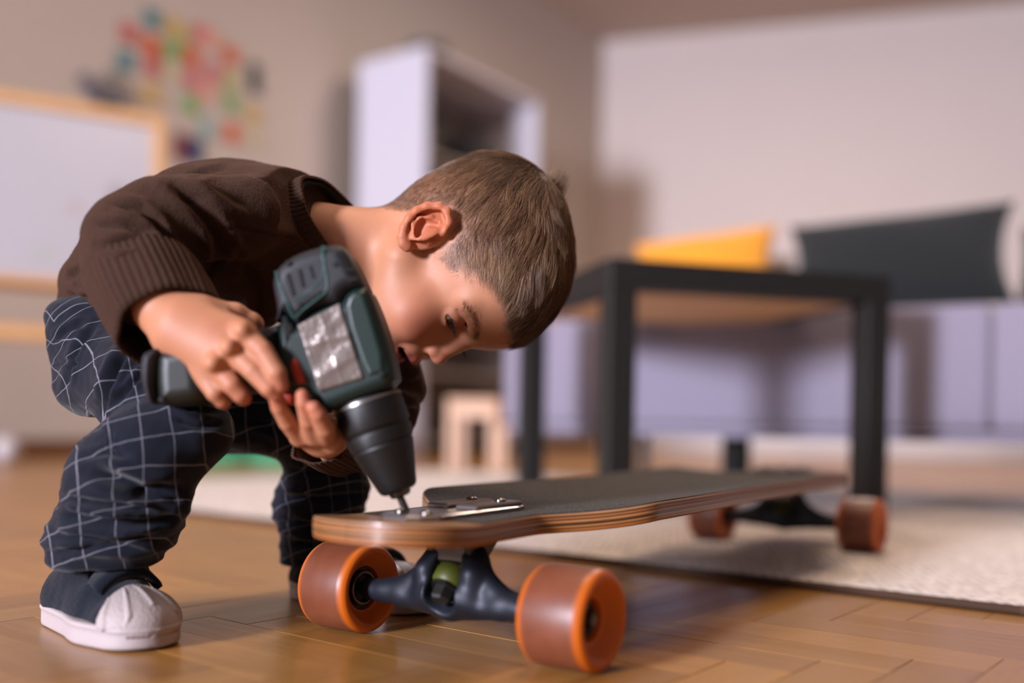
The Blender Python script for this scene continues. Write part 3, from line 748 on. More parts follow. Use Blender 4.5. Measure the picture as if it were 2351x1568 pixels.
def inset(P, d):
    P = np.array(P); n = len(P); A = 0.5 * sum(P[i][0] * P[(i + 1) % n][1] - P[(i + 1) % n][0] * P[i][1] for i in range(n)); sg = 1 if A > 0 else -1
    out = []
    for i in range(n):
        a, b, c = P[i - 1], P[i], P[(i + 1) % n]; e1 = b - a; e2 = c - b; e1 /= np.linalg.norm(e1) + 1e-9; e2 /= np.linalg.norm(e2) + 1e-9
        n1 = np.array([-e1[1], e1[0]]) * sg; n2 = np.array([-e2[1], e2[0]]) * sg; m = n1 + n2; m /= max(np.linalg.norm(m), .3); out.append(b + m * d / max(.5, m @ n1))
    return [tuple(x) for x in out]
PXM = DY / F
def extr(name, P, ht, rad, m, parent, smooth_it=2, y0=0.0, segs=5, both=True, z3=True, dished=0):
    """rounded slab cut from an outline"""
    if z3: P = Z3(P)
    if smooth_it: P = chaikin(P, smooth_it)
    W = np.array([at(p[0], p[1], DY) for p in P])[:, [0, 2]]; lo, hi = W.min(0), W.max(0); ext = (hi - lo).max()
    res = float(np.clip(ext / 150, .00025, .00075)); mg = 3 * res
    f = Field((lo[0] - mg, DY + y0 - ht - mg, lo[1] - mg), (hi[0] + mg, DY + y0 + ht + mg, hi[1] + mg), res)
    X, Zc = np.meshgrid(f.ax[0], f.ax[2], indexing='ij'); d = np.full(X.shape, 1e9); ins = np.zeros(X.shape, bool)
    for k in range(len(W)):
        a, b = W[k - 1], W[k]; e = b - a; L = e @ e + 1e-15; t = np.clip(((X - a[0]) * e[0] + (Zc - a[1]) * e[1]) / L, 0, 1)
        d = np.minimum(d, (X - a[0] - t * e[0]) ** 2 + (Zc - a[1] - t * e[1]) ** 2)
        if abs(e[1]) > 1e-12: ins ^= ((a[1] > Zc) != (b[1] > Zc)) & (X < a[0] + (Zc - a[1]) / e[1] * e[0])
    d2 = (np.sqrt(d) * np.where(ins, -1, 1))[:, None, :]; dy = (np.abs(f.ax[1] - DY - y0) - ht)[None, :, None]
    q0, q1 = d2 + rad, dy + rad
    f.D = (np.sqrt(np.maximum(q0, 0) ** 2 + np.maximum(q1, 0) ** 2) + np.minimum(np.maximum(q0, q1), 0) - rad).astype(np.float32)
    V, Q = f.surf(); V = relax(V, Q, 1, .4); return mesh(name, V, Q, m, parent, True)
def fr(y): return -(y)   # front offset
body = extr('housing', [(1000, 520), (1020, 485), (1060, 520), (1110, 575), (1150, 500), (1300, 430), (1380, 420), (1400, 380), (1425, 345), (1480, 318), (1545, 312), (1575, 370), (1620, 480), (1668, 620), (1710, 780), (1738, 945), (1500, 1040), (1305, 1120), (1240, 1088), (1200, 1040), (1170, 1010), (1110, 985), (1020, 990), (940, 985), (920, 930), (940, 830), (975, 700), (975, 600)], .0275, .009, dg, drill, 1)
cap = extr('rear_cap', [(945, 548), (985, 525), (1012, 480), (1045, 495), (1085, 550), (1112, 568), (1150, 520), (1200, 468), (1280, 436), (1380, 425), (1395, 390), (1425, 345), (1480, 320), (1538, 315), (1505, 250), (1458, 150), (1420, 80), (1385, 48), (1320, 42), (1250, 56), (1180, 75), (1110, 100), (1050, 130), (990, 175), (950, 230), (940, 290), (948, 350), (963, 420), (972, 490)], .0295, .010, dr_, drill, 1)
extr('side_panel', [(1400, 470), (1440, 355), (1530, 335), (1560, 390), (1700, 860), (1600, 905), (1545, 900)], .0287, .004, mat('drill_green_panel', '#10251F', .4, bump=.15, bscale=1500, bdist=.0003), drill, 1)
extr('grip', [(985, 520), (960, 535), (880, 556), (800, 572), (700, 585), (560, 620), (420, 660), (300, 690), (330, 1050), (430, 1050), (600, 1030), (760, 1000), (900, 985), (1000, 985), (1045, 900), (1020, 800), (990, 690), (978, 600)], .0205, .018, dr_, drill, 1, segs=7)
bat = extr('battery', [(180, 730), (300, 690), (420, 670), (480, 700), (520, 1000), (470, 1062), (330, 1085), (190, 1085), (170, 900)], .027, .012, dbat, drill, 1)
extr('battery_base', [(95, 745), (150, 720), (215, 705), (200, 850), (180, 960), (185, 1040), (165, 1085), (125, 1040), (95, 950), (80, 850)], .0295, .010, dr_, drill, 1)
def slot(name, P, front, par, m=ddark, it=0, proud=.0004, rad=.0002): return extr(name, P, .0008, rad, m, par, it, y0=-front - proud + .0008 - .0004, segs=2)
for (x0, y0_), (x1, y1), w_ in (((1050, 240), (1090, 380), 11), ((1125, 213), (1150, 325), 11), ((1193, 190), (1217, 270), 8), ((1413, 222), (1475, 212), 8), ((1440, 285), (1502, 270), 8), ((1400, 180), (1350, 180), 1)):
    d = np.array([x1 - x0, y1 - y0_], float); d /= np.linalg.norm(d); q = np.array([-d[1], d[0]]) * w_
    a, b_ = np.array([x0, y0_]), np.array([x1, y1]); slot('vent_slot', [tuple(a - q), tuple(b_ - q), tuple(b_ + q), tuple(a + q)], .0295, cap)
slot('switch_window', [(1092, 470), (1135, 430), (1145, 455), (1105, 492)], .0295, cap); slot('switch_window', [(1145, 415), (1262, 345), (1272, 372), (1160, 440)], .0295, cap)
def tline(name, pts, wpx, front, m, par):
    b = MB(); b.tube([(at(*Z3([p])[0], DY)[0], DY - front, at(*Z3([p])[0], DY)[2]) for p in pts], wpx * PXM, 8); return b.build(name, m, par, True)
tline('teal_seam', [(972, 225), (1010, 330), (1050, 430), (1082, 515), (1100, 522), (1150, 470), (1230, 410), (1290, 365), (1305, 330), (1295, 230), (1275, 140), (1272, 62)], 2.6, .0295, dteal, cap)
tline('teal_seam', [(1285, 70), (1288, 160), (1272, 270), (1230, 320), (1090, 415)], 1.6, .0295, dteal, cap)
slot('vent_slot', [(1012, 505), (1030, 520), (1048, 650), (1034, 725)], .0275, body); slot('vent_slot', [(1030, 520), (1046, 540), (1062, 612), (1050, 668)], .0275, body); slot('vent_slot', [(1052, 548), (1068, 565), (1078, 600), (1066, 622)], .0275, body)
def dot(x, y, r, front, par, m=ddark, name='screw_hole'):
    c = at(*Z3([(x, y)])[0], DY); MB().lathe((c[0], DY - front - .0003, c[2]), (0, 1, 0), [(0, .0001), (0, r * .8), (.0003, r), (.0015, r)], 16).build(name, m, par, True)
for x, y, f_, p_ in ((1057, 174, .0295, cap), (1357, 182, .0295, cap), (955, 583, .0205, drill), (1222, 1033, .0275, body), (1650, 882, .0287, body), (235, 1045, .027, bat)): dot(x, y, .0022, f_, p_)
for x, y in ((900, 640), (935, 655), (905, 600), (945, 700), (960, 730), (925, 690), (985, 740), (950, 760), (915, 665), (880, 610), (1000, 770), (965, 790)): dot(x, y, .0009, .0203, bpy.data.objects['grip'], ddark, 'grip_dimple')
foil = NT('foil_label'); nf = foil.noise(55, 3); foil.base(foil.mix(foil.noise(25, 3), lin('#6E645E'), lin('#8A7F78'))); foil.b.inputs['Roughness'].default_value = .32; foil.b.inputs['Metallic'].default_value = .35; foil.bump(nf, .8, .004)
V = []; Fc = []; q4 = [np.array(p, float) for p in Z3([(1112, 568), (1378, 428), (1528, 905), (1252, 992)])]; N_ = 26
for i in range(N_ + 1):
    for j in range(N_ + 1):
        a, b_ = i / N_, j / N_; p = q4[0] * (1 - a) * (1 - b_) + q4[1] * a * (1 - b_) + q4[2] * a * b_ + q4[3] * (1 - a) * b_
        q = at(p[0], p[1], DY); z = .00045 + .0011 * max(0, math.sin(3 + 9 * b_ + 3 * a) * math.sin(2 * a + 5 * b_)) + .0004 * math.exp(-((a - .55) / .03) ** 2) + .0012 * math.exp(-((b_ - .33 - .08 * a) / .03) ** 2) + .001 * math.exp(-((b_ - .8 + .1 * a) / .03) ** 2)
        V.append((q[0], DY - .0278 - z, q[2]))
for i in range(N_):
    for j in range(N_): a = i * (N_ + 1) + j; Fc.append((a, a + N_ + 1, a + N_ + 2, a + 1))
lab = mesh('foil_label', V, Fc, foil.m, body, True); md = lab.modifiers.new('s', 'SOLIDIFY'); md.thickness = .0003
extr('direction_button', [(1062, 820), (1082, 785), (1108, 776), (1165, 925), (1160, 946), (1112, 946), (1095, 925)], .0295, .0015, dor, drill, 1)
extr('trigger', [(945, 985), (1040, 975), (1062, 1010), (1050, 1075), (1010, 1078), (965, 1045)], .009, .005, dor, drill, 1)
A_, B_ = at(843, 922, DY), at(925, 1150, DY); cax = (B_ - A_) / np.linalg.norm(B_ - A_)
def clathe(name, prof, m, par, n=56, s_=.5):
    o = MB().lathe(A_, cax, [(h * PXM, r * PXM) for h, r in prof], n).build(name, m, par, True); sharp(o, s_); return o
col_ = clathe('chuck_collar', [(-6, 10), (-6, 76), (0, 78), (8, 80), (62, 80), (66, 78), (67, 74), (72, 73), (74, 77), (80, 78), (104, 74), (106, 71), (109, 71), (111, 72), (150, 62), (190, 50), (206, 46), (214, 42), (219, 34), (219, 8)], db, drill)
clathe('metal_ring', [(-1, 78.4), (-.5, 79.6), (4.5, 80.6), (5.5, 79.5)], mat('ring_steel', '#8C8480', .3, .8), col_)
clathe('chuck_nose', [(217, 8), (217, 27), (228, 24), (232, 18), (232, 6)], stl, col_)
tip = at(937, 1183, DY); b0 = at(913, 1128, DY)
MB().tube([b0, b0 + (tip - b0) * .8, b0 + (tip - b0) * .93, tip], [.0029, .0030, .0026, .0016], 6).build('drill_bit', mat('bit_steel', '#5E5652', .3, .9), drill, False)

# ------------------------------------------------------------ the child
person = empty('person', tuple(np.array(at(250, 1400, .80)) * [1, 1, 0]), label='small boy in brown jumper and navy checked trousers bending down, holding the drill', cat='person')
HR = np.array([[0.24842, 0.10311, 0.96315], [-0.24086, 0.96966, -0.04168], [-0.93823, -0.22163, 0.26572]]); HT = np.array([-.06425, .88, .30734]); HS = .008947
def h2w(p): return np.asarray(p) @ HR.T * HS + HT
def w2h(p): return (np.asarray(p) - HT) @ HR / HS
def hpx(px, py, yh):
    d = ray(px, py); ey = HR[:, 1]; t = (yh * HS - (EYE - HT) @ ey) / (d @ ey); return w2h(EYE + d * t)
f = Field((-14, -9.5, -12), (13, 9.5, 15.5), .125)
for s_ in (1,):
    f.ell((.3, 0, 4.5), (9.3, 7.0, 8.3)); f.ell((-2.4, 0, 6.0), (6.7, 6.6, 6.9), 1.5); f.ell((4.4, 0, 4.0), (5.2, 5.7, 5.2), 1.5)
    f.ell((-3.6, 0, 1.5), (5.2, 5.4, 5.6), 1.5)
    f.ell((3.6, 0, -2.3), (5.0, 5.2, 6.0), 1.2)
    f.ell((6.4, 0, -7.0), (1.95, 2.0, 1.6), 1.5)
    for y in (-1, 1):
        f.ell((5.3, y * 3.1, -3.6), (2.9, 2.6, 2.9), 1.2)
        f.cone((.6, y * 4.5, -3.2), (6.0, y * 1.6, -7.0), 1.9, 1.5, 1.5)
        f.cone((7.6, y * .9, 2.0), (6.4, y * 4.2, 2.0), .9, .9, 1.2)          # brow ridge
        f.ell((8.75, y * 2.75, .15), (1.15, 1.45, .8), 1.0, True)             # socket
    f.path([((8.1, 0, 1.4), .7), ((8.45, 0, -.4), .62), ((9.15, 0, -2.1), .72)], 1.1)
    f.ell((9.25, 0, -2.45), (.85, .78, .72), .5)
    for y in (-1, 1):
        f.ell((8.65, y * .85, -2.75), (.75, .5, .58), .45); f.cone((9.0, y * .42, -3.55), (8.8, y * .40, -2.7), .24, .2, .25, True)
    f.ell((8.0, 0, -4.6), (1.1, 1.9, 1.3), .8)
    up_l = [((7.3, -2.0, -5.45), .25), ((8.35, -1.1, -5.05), .38), ((8.95, -.4, -4.75), .44), ((8.85, 0, -4.85), .42), ((8.95, .4, -4.75), .44), ((8.35, 1.1, -5.05), .38), ((7.3, 2.0, -5.45), .25)]
    lo_l = [((7.25, -1.9, -5.75), .25), ((8.0, -1.1, -6.25), .46), ((8.3, 0, -6.45), .58), ((8.0, 1.1, -6.25), .46), ((7.25, 1.9, -5.75), .25)]
    f.path(up_l, .25); f.path(lo_l, .25)
    f.ell((8.55, 0, -5.6), (1.7, 1.75, .36), .15, True)
    f.ell((7.4, 0, -7.2), (.9, 1.2, .3), .6, True)
    EYEC = [np.array([6.75, y * 3.0, .1]) for y in (-1, 1)]
    for c in EYEC:
        f.ell(c, 1.2, .35)
        d = .45 if c[1] > 0 else -.45
        f.ell(c + np.array([.95, d * .6, -.42]), (1.0, 1.18, .30), .10, True, R=[[1, 0, .0], [0, 1, 0], [0, 0, 1]])
        f.path([(c + np.array([.55, -1.35 * np.sign(c[1]), .75]), .11), (c + np.array([1.1, -.4 * np.sign(c[1]), 1.0]), .11), (c + np.array([1.0, .5 * np.sign(c[1]), .95]), .11), (c + np.array([.2, 1.3 * np.sign(c[1]), .6]), .1)], .35, True)   # lid crease
# ears
def zpx(zx, zy): return 700 + zx / 2.851, 330 + zy / 2.851
def ear(side):
    def E(zx, zy, y):
        p = hpx(*zpx(zx, zy), -y); p[1] *= -1 if side > 0 else 1; return p
    f.ell(E(800, 560, 6.9), (1.7, .75, 2.3), .5, R=[[.9, -.25 * side, .3], [.25 * side, .97, 0], [-.3, 0, .95]])
    f.ell(E(790, 530, 7.35), (1.75, .42, 2.15), .3, R=[[.9, .3 * side, .3], [-.3 * side, .95, 0], [-.3, 0, .95]])
    outl = [(850, 600, 7.05, .3), (905, 580, 7.45, .36), (940, 520, 7.8, .4), (930, 445, 7.95, .42), (880, 412, 8.1, .42), (800, 413, 8.15, .42), (735, 440, 8.15, .42), (685, 490, 8.1, .43), (652, 550, 7.9, .45), (640, 610, 7.65, .48), (648, 650, 7.4, .52), (672, 670, 7.15, .5), (695, 650, 6.95, .4)]
    f.path([(E(a, b, c), r) for a, b, c, r in outl], .25)
    f.path([(E(a, b, 8.0), .2) for a, b in [(890, 560), (905, 500), (880, 455), (810, 450), (745, 472), (700, 530), (690, 580)]], .25, True)
    f.path([(E(a, b, c), r) for a, b, c, r in [(712, 600, 7.75, .2), (712, 530, 7.85, .24), (755, 495, 7.9, .25), (830, 480, 7.8, .2)]], .25)
    f.path([(E(a, b, c), r) for a, b, c, r in [(775, 525, 7.8, .48), (752, 575, 7.7, .42), (738, 625, 7.5, .32)]], .2, True)
    f.path([(E(a, b, c), r) for a, b, c, r in [(860, 530, 7.75, .3), (800, 520, 7.8, .32)]], .15, True)
    f.path([(E(a, b, c), r) for a, b, c, r in [(815, 640, 7.1, .34), (790, 612, 7.45, .32)]], .2)
    f.path([(E(a, b, c), r) for a, b, c, r in [(825, 572, 7.4, .24), (905, 580, 7.4, .28)]], .2)
ear(-1); ear(1)
nk0 = w2h(at(812, 566, .876)); nk1 = w2h(at(715, 562, .882)); 
f.cone((-1.5, 0, -1.0), nk0, 4.3, 3.75, 2.2); f.cone(nk0, nk1, 3.75, 4.3, .5)
HV, HQ = f.surf(); HV = relax(HV, HQ, 1, .4); HF = f
hm = np.array([[-14, -6.5], [-8.5, -5.6], [-6.2, -4.9], [-4.4, -2.6], [-3.2, 0.4], [-2.2, 2.6], [-.9, 2.9], [.9, 2.6], [1.5, .9], [2.2, .3], [3.2, 1.0], [4.4, 2.9], [5.8, 4.3], [7.4, 5.7], [8.6, 5.5], [9.6, 5.3], [14, 5.2]])
def hair_m(P): return P[:, 2] - np.interp(P[:, 0] + .35 * wob(P, 2.2, 5), hm[:, 0], hm[:, 1]) + .35 * wob(P, 3.5, 8)
def G(P, c, r): return np.exp(-(((P - np.array(c)) / np.array(r)) ** 2).sum(1))[:, None]
skin0, blush, lipc, earc, scalp = (np.array(lin(c)[:3]) for c in ('#B67F5F', '#A4543F', '#8C3836', '#B25A34', '#6A4A34'))
def mixc(c, d, w): return c * (1 - np.clip(w, 0, 1)) + d * np.clip(w, 0, 1)
P = HV; C = np.tile(skin0, (len(P), 1)) * (1 + .05 * wob(P, .8, 3))[:, None]
for y in (-1, 1):
    C = mixc(C, blush, .75 * G(P, (7.0, y * 3.6, -3.2), (2.8, 2.6, 2.2))); C = mixc(C, earc, .75 * (1 - np.clip(np.linalg.norm(P - np.array([-.5, y * 7.7, 0]), axis=1) / 3.4, 0, 1) ** 4)[:, None] * (np.abs(P[:, 1]) > 6.9)[:, None])
    C = mixc(C, blush * .75, .5 * G(P, (8.0, y * 2.9, .1), (1.2, 1.8, .9)))
C = mixc(C, blush, .5 * G(P, (9.8, 0, -2.5), (1.2, 1.4, 1.0)))
def pathd(P, L):
    d = np.full(len(P), 9.0)
    for (a, ra), (b, rb) in zip(L[:-1], L[1:]):
        a, b = np.array(a), np.array(b); ab = b - a; t = np.clip((P - a) @ ab / (ab @ ab), 0, 1); d = np.minimum(d, np.linalg.norm(P - a - t[:, None] * ab, axis=1) - (ra + (rb - ra) * t))
    return d
ld = np.minimum(pathd(P, up_l), pathd(P, lo_l)); C = mixc(C, lipc, (1 - np.clip((ld - .02) / .22, 0, 1))[:, None] * .9)
inm = (np.abs(P[:, 2] + 5.6) < .33) & (P[:, 0] > 6.6) & (np.abs(P[:, 1]) < 1.8) & (ld > -.1); C[inm & (P[:, 0] < 8.35)] = np.array(lin('#3A1010')[:3])
hmv = hair_m(P); nkm = (P[:, 0] > -12)
C = mixc(C, scalp, (np.clip(hmv * .9 + .35, 0, 1) * .9 * ((np.abs(P[:, 1]) < 7.15) | (P[:, 2] > 4)))[:, None])
parts = [(h2w(HV), HQ, C)]

def hand_field(lo, hi, res=.0011): return Field(lo, hi, res)
def pr(L): return [(at(x, y, Y), r * Y / F) for x, y, Y, r in L]
# right hand
f = hand_field(np.array([-.275, .655, .150]), np.array([-.135, .775, .30]))
f.path(pr([(330, 600, .735, 60), (372, 705, .712, 62), (415, 758, .705, 62)]), .008)
f.path(pr([(415, 750, .702, 56), (520, 790, .690, 46)]), .012); f.path(pr([(420, 775, .704, 52), (490, 842, .692, 42)]), .012); f.path(pr([(425, 765, .700, 50), (510, 815, .690, 44)]), .012)
f.path(pr([(430, 735, .703, 50), (560, 765, .693, 32)]), .012)
ri = [(556, 764, .684, 29), (604, 806, .674, 24), (634, 856, .671, 23), (643, 884, .674, 20)]
rm = [(528, 800, .684, 28), (582, 852, .674, 24), (618, 890, .673, 22), (632, 905, .676, 19)]
rr_ = [(492, 836, .687, 27), (533, 884, .679, 23), (552, 906, .681, 20), (559, 914, .684, 18)]
rl = [(460, 852, .691, 25), (494, 902, .685, 21), (510, 920, .689, 18), (514, 923, .691, 17)]
for L in (rl, rr_, rm, ri): f.path(pr(L), .0007, k0=.004)
f.path(pr([(470, 715, .712, 34), (540, 722, .722, 26), (578, 740, .727, 22), (586, 745, .729, 20)]), .003, k0=.012)
for x, y, Y in ((556, 758, .672), (524, 798, .670), (488, 834, .673)): f.ell(at(x, y, Y), .0055, .006)
V1, Q1 = f.surf(); V1 = relax(V1, Q1, 1, .4)
def handcol(V, tips, knuck):
    C = np.tile(np.array(lin('#B07858')[:3]), (len(V), 1)) * (1 + .06 * wob(V, 90, 4))[:, None]
    for t_ in tips: C = mixc(C, np.array(lin('#A85A44')[:3]), .75 * G(V, at(*t_[:3]), (.008,) * 3))
    for t_ in knuck: C = mixc(C, np.array(lin('#9C5A42')[:3]), .45 * G(V, at(*t_[:3]), (.008,) * 3))
    return C
parts.append((V1, Q1, handcol(V1, [L[-1] for L in (ri, rm, rr_, rl)], [(600, 802, .676), (582, 850, .675), (533, 884, .677), (500, 760, .68)])))
# left hand
f = hand_field(np.array([-.185, .665, .115]), np.array([-.105, .845, .21]))
f.path(pr([(795, 1055, .815, 28), (768, 1035, .785, 30), (742, 1005, .742, 36)]), .008)
f.path(pr([(735, 1000, .735, 42), (690, 1000, .722, 28)]), .010); f.path(pr([(745, 998, .735, 42), (740, 985, .722, 28)]), .010)
li = [(690, 1000, .712, 26), (660, 968, .695, 21), (640, 935, .684, 18), (633, 916, .680, 16)]
lm = [(722, 1000, .708, 25), (708, 965, .689, 21), (697, 925, .679, 18), (694, 908, .678, 16)]
lr = [(752, 1000, .708, 26), (748, 982, .690, 22), (730, 950, .679, 19), (721, 937, .677, 17)]
for L in (li, lm, lr): f.path(pr(L), .0007, k0=.004)
f.path(pr([(775, 1005, .735, 26), (785, 965, .742, 20), (780, 935, .745, 17)]), .002, k0=.008)
f.path(pr([(765, 1015, .725, 26), (790, 990, .715, 18), (792, 975, .72, 15)]), .002, k0=.008)
V2, Q2 = f.surf(); V2 = relax(V2, Q2, 1, .4)
parts.append((V2, Q2, handcol(V2, [L[-1] for L in (li, lm, lr)], [(708, 965, .694), (660, 968, .70)])))
# hidden trunk and limbs under the clothes
f = Field((-.46, .66, .02), (-.02, 1.06, .44), .004)
f.path([(at(740, 562, .880), .030), (at(640, 555, .88), .030), (at(480, 570, .90), .035), (at(300, 680, .90), .035), (at(250, 800, .89), .035)], .02)
f.path([(at(600, 530, .84), .014), (at(320, 545, .762), .010), (at(345, 640, .735), .012), (at(390, 735, .716), .016)], .01); f.path([(at(735, 565, .885), .02), (at(780, 600, .93), .014), (at(905, 900, .925), .009), (at(810, 1050, .83), .009), (at(775, 1040, .79), .010)], .01)
f.path([(at(250, 830, .86), .022), (at(410, 985, .770), .016), (at(270, 1200, .775), .012), (at(245, 1330, .787), .010)], .01)
f.path([(at(330, 880, .94), .020), (at(735, 1020, .94), .014), (at(740, 1180, .95), .012), (at(735, 1320, .945), .010)], .01)
V3, Q3 = f.surf(); parts.append((V3, Q3, np.tile(skin0, (len(V3), 1))))
BV, BQ, BC, n0, offs = [], [], [], 0, []
for V, Q, C in parts: offs.append(n0); BV.append(V); BQ.append(Q + n0); BC.append(C); n0 += len(V)
for i_, near_ in ((0, at(715, 562, .882)), (1, at(345, 640, .735)), (2, at(780, 1045, .80))):       # join head and hands to the trunk inside the clothes
    ea, eb = [], []
    for k_, out in ((i_, ea), (3, eb)):
        V, Q = parts[k_][0], parts[k_][1]; c_ = V[Q].mean(1); q_ = Q[((c_ - near_) ** 2).sum(1).argmin()] + offs[k_]; out += list(q_)
    BQ.append(np.array([[ea[0], ea[1], eb[1], eb[0]], [ea[2], ea[3], eb[3], eb[2]]]))
BC = np.concatenate(BC); BC = np.c_[BC, np.ones(len(BC))]
sk = NT('skin'); a_ = sk.n('ShaderNodeAttribute', attribute_name='skin').outputs['Color']
mot = sk.noise(150, 3); sk.base(sk.mix(sk.math('MULTIPLY', mot, .18), a_, lin('#A05C42')))
sk.b.inputs['Subsurface Weight'].default_value = .15; sk.b.inputs['Subsurface Radius'].default_value = (1, .35, .2); sk.b.inputs['Subsurface Scale'].default_value = .006
sk.b.inputs['Roughness'].default_value = .55; sk.b.inputs['Specular IOR Level'].default_value = .4; sk.bump(sk.noise(900, 3), .12, .0003)
mesh('body', np.concatenate(BV), np.concatenate(BQ), sk.m, person, True, {'skin': BC})

# eyes
em = NT('eyeball'); a_ = em.n('ShaderNodeAttribute', attribute_name='eye').outputs['Color']; em.base(a_); em.b.inputs['Roughness'].default_value = .12; em.b.inputs['Coat Weight'].default_value = .2
for c in EYEC:
    g_ = np.array([.82, -.30, -.42]); g_ /= np.linalg.norm(g_); V = []; Fc = []; CC = []
    n1, n2 = 24, 36; a1 = np.cross(g_, [0, 1, 0]); a1 /= np.linalg.norm(a1); a2 = np.cross(g_, a1)
    for i in range(n1 + 1):
        th_ = math.pi * i / n1 * .999 + .0005
        for k in range(n2):
            ph = 2 * math.pi * k / n2; V.append(h2w(c + 1.10 * (math.cos(th_) * g_ + math.sin(th_) * (math.cos(ph) * a1 + math.sin(ph) * a2))))
            CC.append(lin('#060303') if th_ < .26 else (lin('#24140C') if th_ < .62 else lin('#5E4A42')))
    for i in range(n1):
        for k in range(n2): Fc.append((i * n2 + k, i * n2 + (k + 1) % n2, (i + 1) * n2 + (k + 1) % n2, (i + 1) * n2 + k))
    mesh('eye', V, Fc, em.m, person, True, {'eye': np.array(CC)})

# ---- strands
def fsample(F_, P):
    q = (P - F_.lo) / F_.res; q = np.clip(q, 0, np.array(F_.n) - 1.001); i = q.astype(int); t = q - i; r = 0
    for a in (0, 1):
        for b in (0, 1):
            for c in (0, 1):
                w_ = (t[:, 0] if a else 1 - t[:, 0]) * (t[:, 1] if b else 1 - t[:, 1]) * (t[:, 2] if c else 1 - t[:, 2]); r = r + w_ * F_.D[i[:, 0] + a, i[:, 1] + b, i[:, 2] + c]
    return r
def fgrad(F_, P, e=.25):
    g_ = np.stack([fsample(F_, P + np.eye(3)[i] * e) - fsample(F_, P - np.eye(3)[i] * e) for i in range(3)], 1); return g_ / (np.linalg.norm(g_, axis=1, keepdims=True) + 1e-9)
def strands_mesh(name, S, rad, m, parent, tone):
    """S: (n, k, 3) world points, rad (n,) root radius"""
    n, k, _ = S.shape; T = np.gradient(S, axis=1); T /= np.linalg.norm(T, axis=2, keepdims=True) + 1e-12
    a1 = np.cross(T, np.array([.3, -.8, .5])); a1 /= np.linalg.norm(a1, axis=2, keepdims=True) + 1e-12; a2 = np.cross(T, a1)
    tp = np.linspace(1, .12, k)[None, :, None]; R_ = rad[:, None, None] * tp
    ring = [S + R_ * (math.cos(a) * a1 + math.sin(a) * a2) for a in (0, 2.094, 4.189)]
    V = np.stack(ring, 2).reshape(-1, 3)
    base = (np.arange(n)[:, None] * k + np.arange(k - 1)[None, :]).ravel() * 3
    Q = np.concatenate([np.stack([base + a, base + (a + 1) % 3, base + 3 + (a + 1) % 3, base + 3 + a], 1) for a in range(3)])
    o = mesh(name, V, Q, m, parent, True, {'tone': np.repeat(tone, k * 3)}); return o
ht = NT('hair_fibre'); tn = ht.n('ShaderNodeAttribute', attribute_name='tone').outputs['Fac']
ht.base(ht.ramp(tn, [(0, lin('#3E2A1E')), (.4, lin('#6E503A')), (.75, lin('#9A7652')), (1, lin('#C49C70'))])); ht.b.inputs['Roughness'].default_value = .38; ht.b.inputs['Specular IOR Level'].default_value = .6
WH = np.array([-4.9, -1.2, 11.6])
def grow(P0, L, k, lift, seed, spread=.35):
    r = np.random.default_rng(seed); S = [P0 - .05 * fgrad(HF, P0)]; P = P0.copy(); n = len(P0)
    jit = r.normal(size=(n, 3)) * spread; hl = lift * (.25 + r.random(n))
    lowf = np.stack([wob(P0, 1.1, 30 + i, 2) for i in range(3)], 1) * .38
    for i in range(1, k):
        g_ = fgrad(HF, P); aw = P - WH; aw = aw / (np.linalg.norm(aw, axis=1, keepdims=True) + .2)
        sw = np.cross(g_, aw) * .45 * np.exp(-np.linalg.norm(P - WH, axis=1) / 4)[:, None]
        fwd = np.array([.35, 0, -.15])
        d = aw + sw + jit * .45 + lowf + fwd * (P[:, 2:3] > 3)
        d -= g_ * (d * g_).sum(1, keepdims=True); d /= np.linalg.norm(d, axis=1, keepdims=True) + 1e-9
        P = P + d * (L / (k - 1))[:, None]; dist = fsample(HF, P); want = hl * (i / (k - 1)) ** .8
        P = P + fgrad(HF, P) * (want - dist)[:, None]; S.append(P.copy())
    return np.stack(S, 1)
N_ = normals(HV, HQ)
okm = (hair_m(HV) > -.12 - .9 * RNG.random(len(HV)) ** 3) & ((np.abs(HV[:, 1]) < 7.12) | (HV[:, 2] > 4.2)) & (HV[:, 2] > -6)
ids = np.where(okm)[0]; pick = RNG.choice(ids, 36000); P0 = HV[pick] + RNG.normal(size=(36000, 3)) * .07
top = np.clip((P0[:, 2] - 1.5) / 7, 0, 1); edge = np.clip(hair_m(P0) / 2.0, .12, 1)
Ls = (.5 + 2.4 * top + .5 * (P0[:, 0] > 4)) * (.45 + .55 * edge) * (.7 + .5 * RNG.random(len(P0)))
S = grow(P0, Ls, 7, .12 + .42 * top, 3)
ci = RNG.choice(len(S), 1100, replace=False); CR = S[ci][:, 0]; near = np.empty(len(S), int)
for a in range(0, len(S), 4000):
    d = ((P0[a:a + 4000, None] - CR[None]) ** 2).sum(2); near[a:a + 4000] = d.argmin(1)
G_ = S[ci][near]; wgt = (np.linspace(0, 1, 7) ** 1.5 * .5)[None, :, None] * (.3 + .7 * top)[:, None, None]
S = S * (1 - wgt) + G_ * wgt
tone = np.clip(.45 + .25 * (1 - edge) * (1 - top) + .22 * RNG.normal(size=len(S)) + .12 * wob(P0, .5, 77) + .34 * (RNG.random(1100)[near] - .5) - .1 * (P0[:, 0] > 6), 0, 1)
hair = strands_mesh('hair', h2w(S.reshape(-1, 3)).reshape(S.shape), (.00011 + .00007 * RNG.random(len(S))) * (.55 + .45 * edge) * (.7 + .3 * top), ht.m, person, tone)
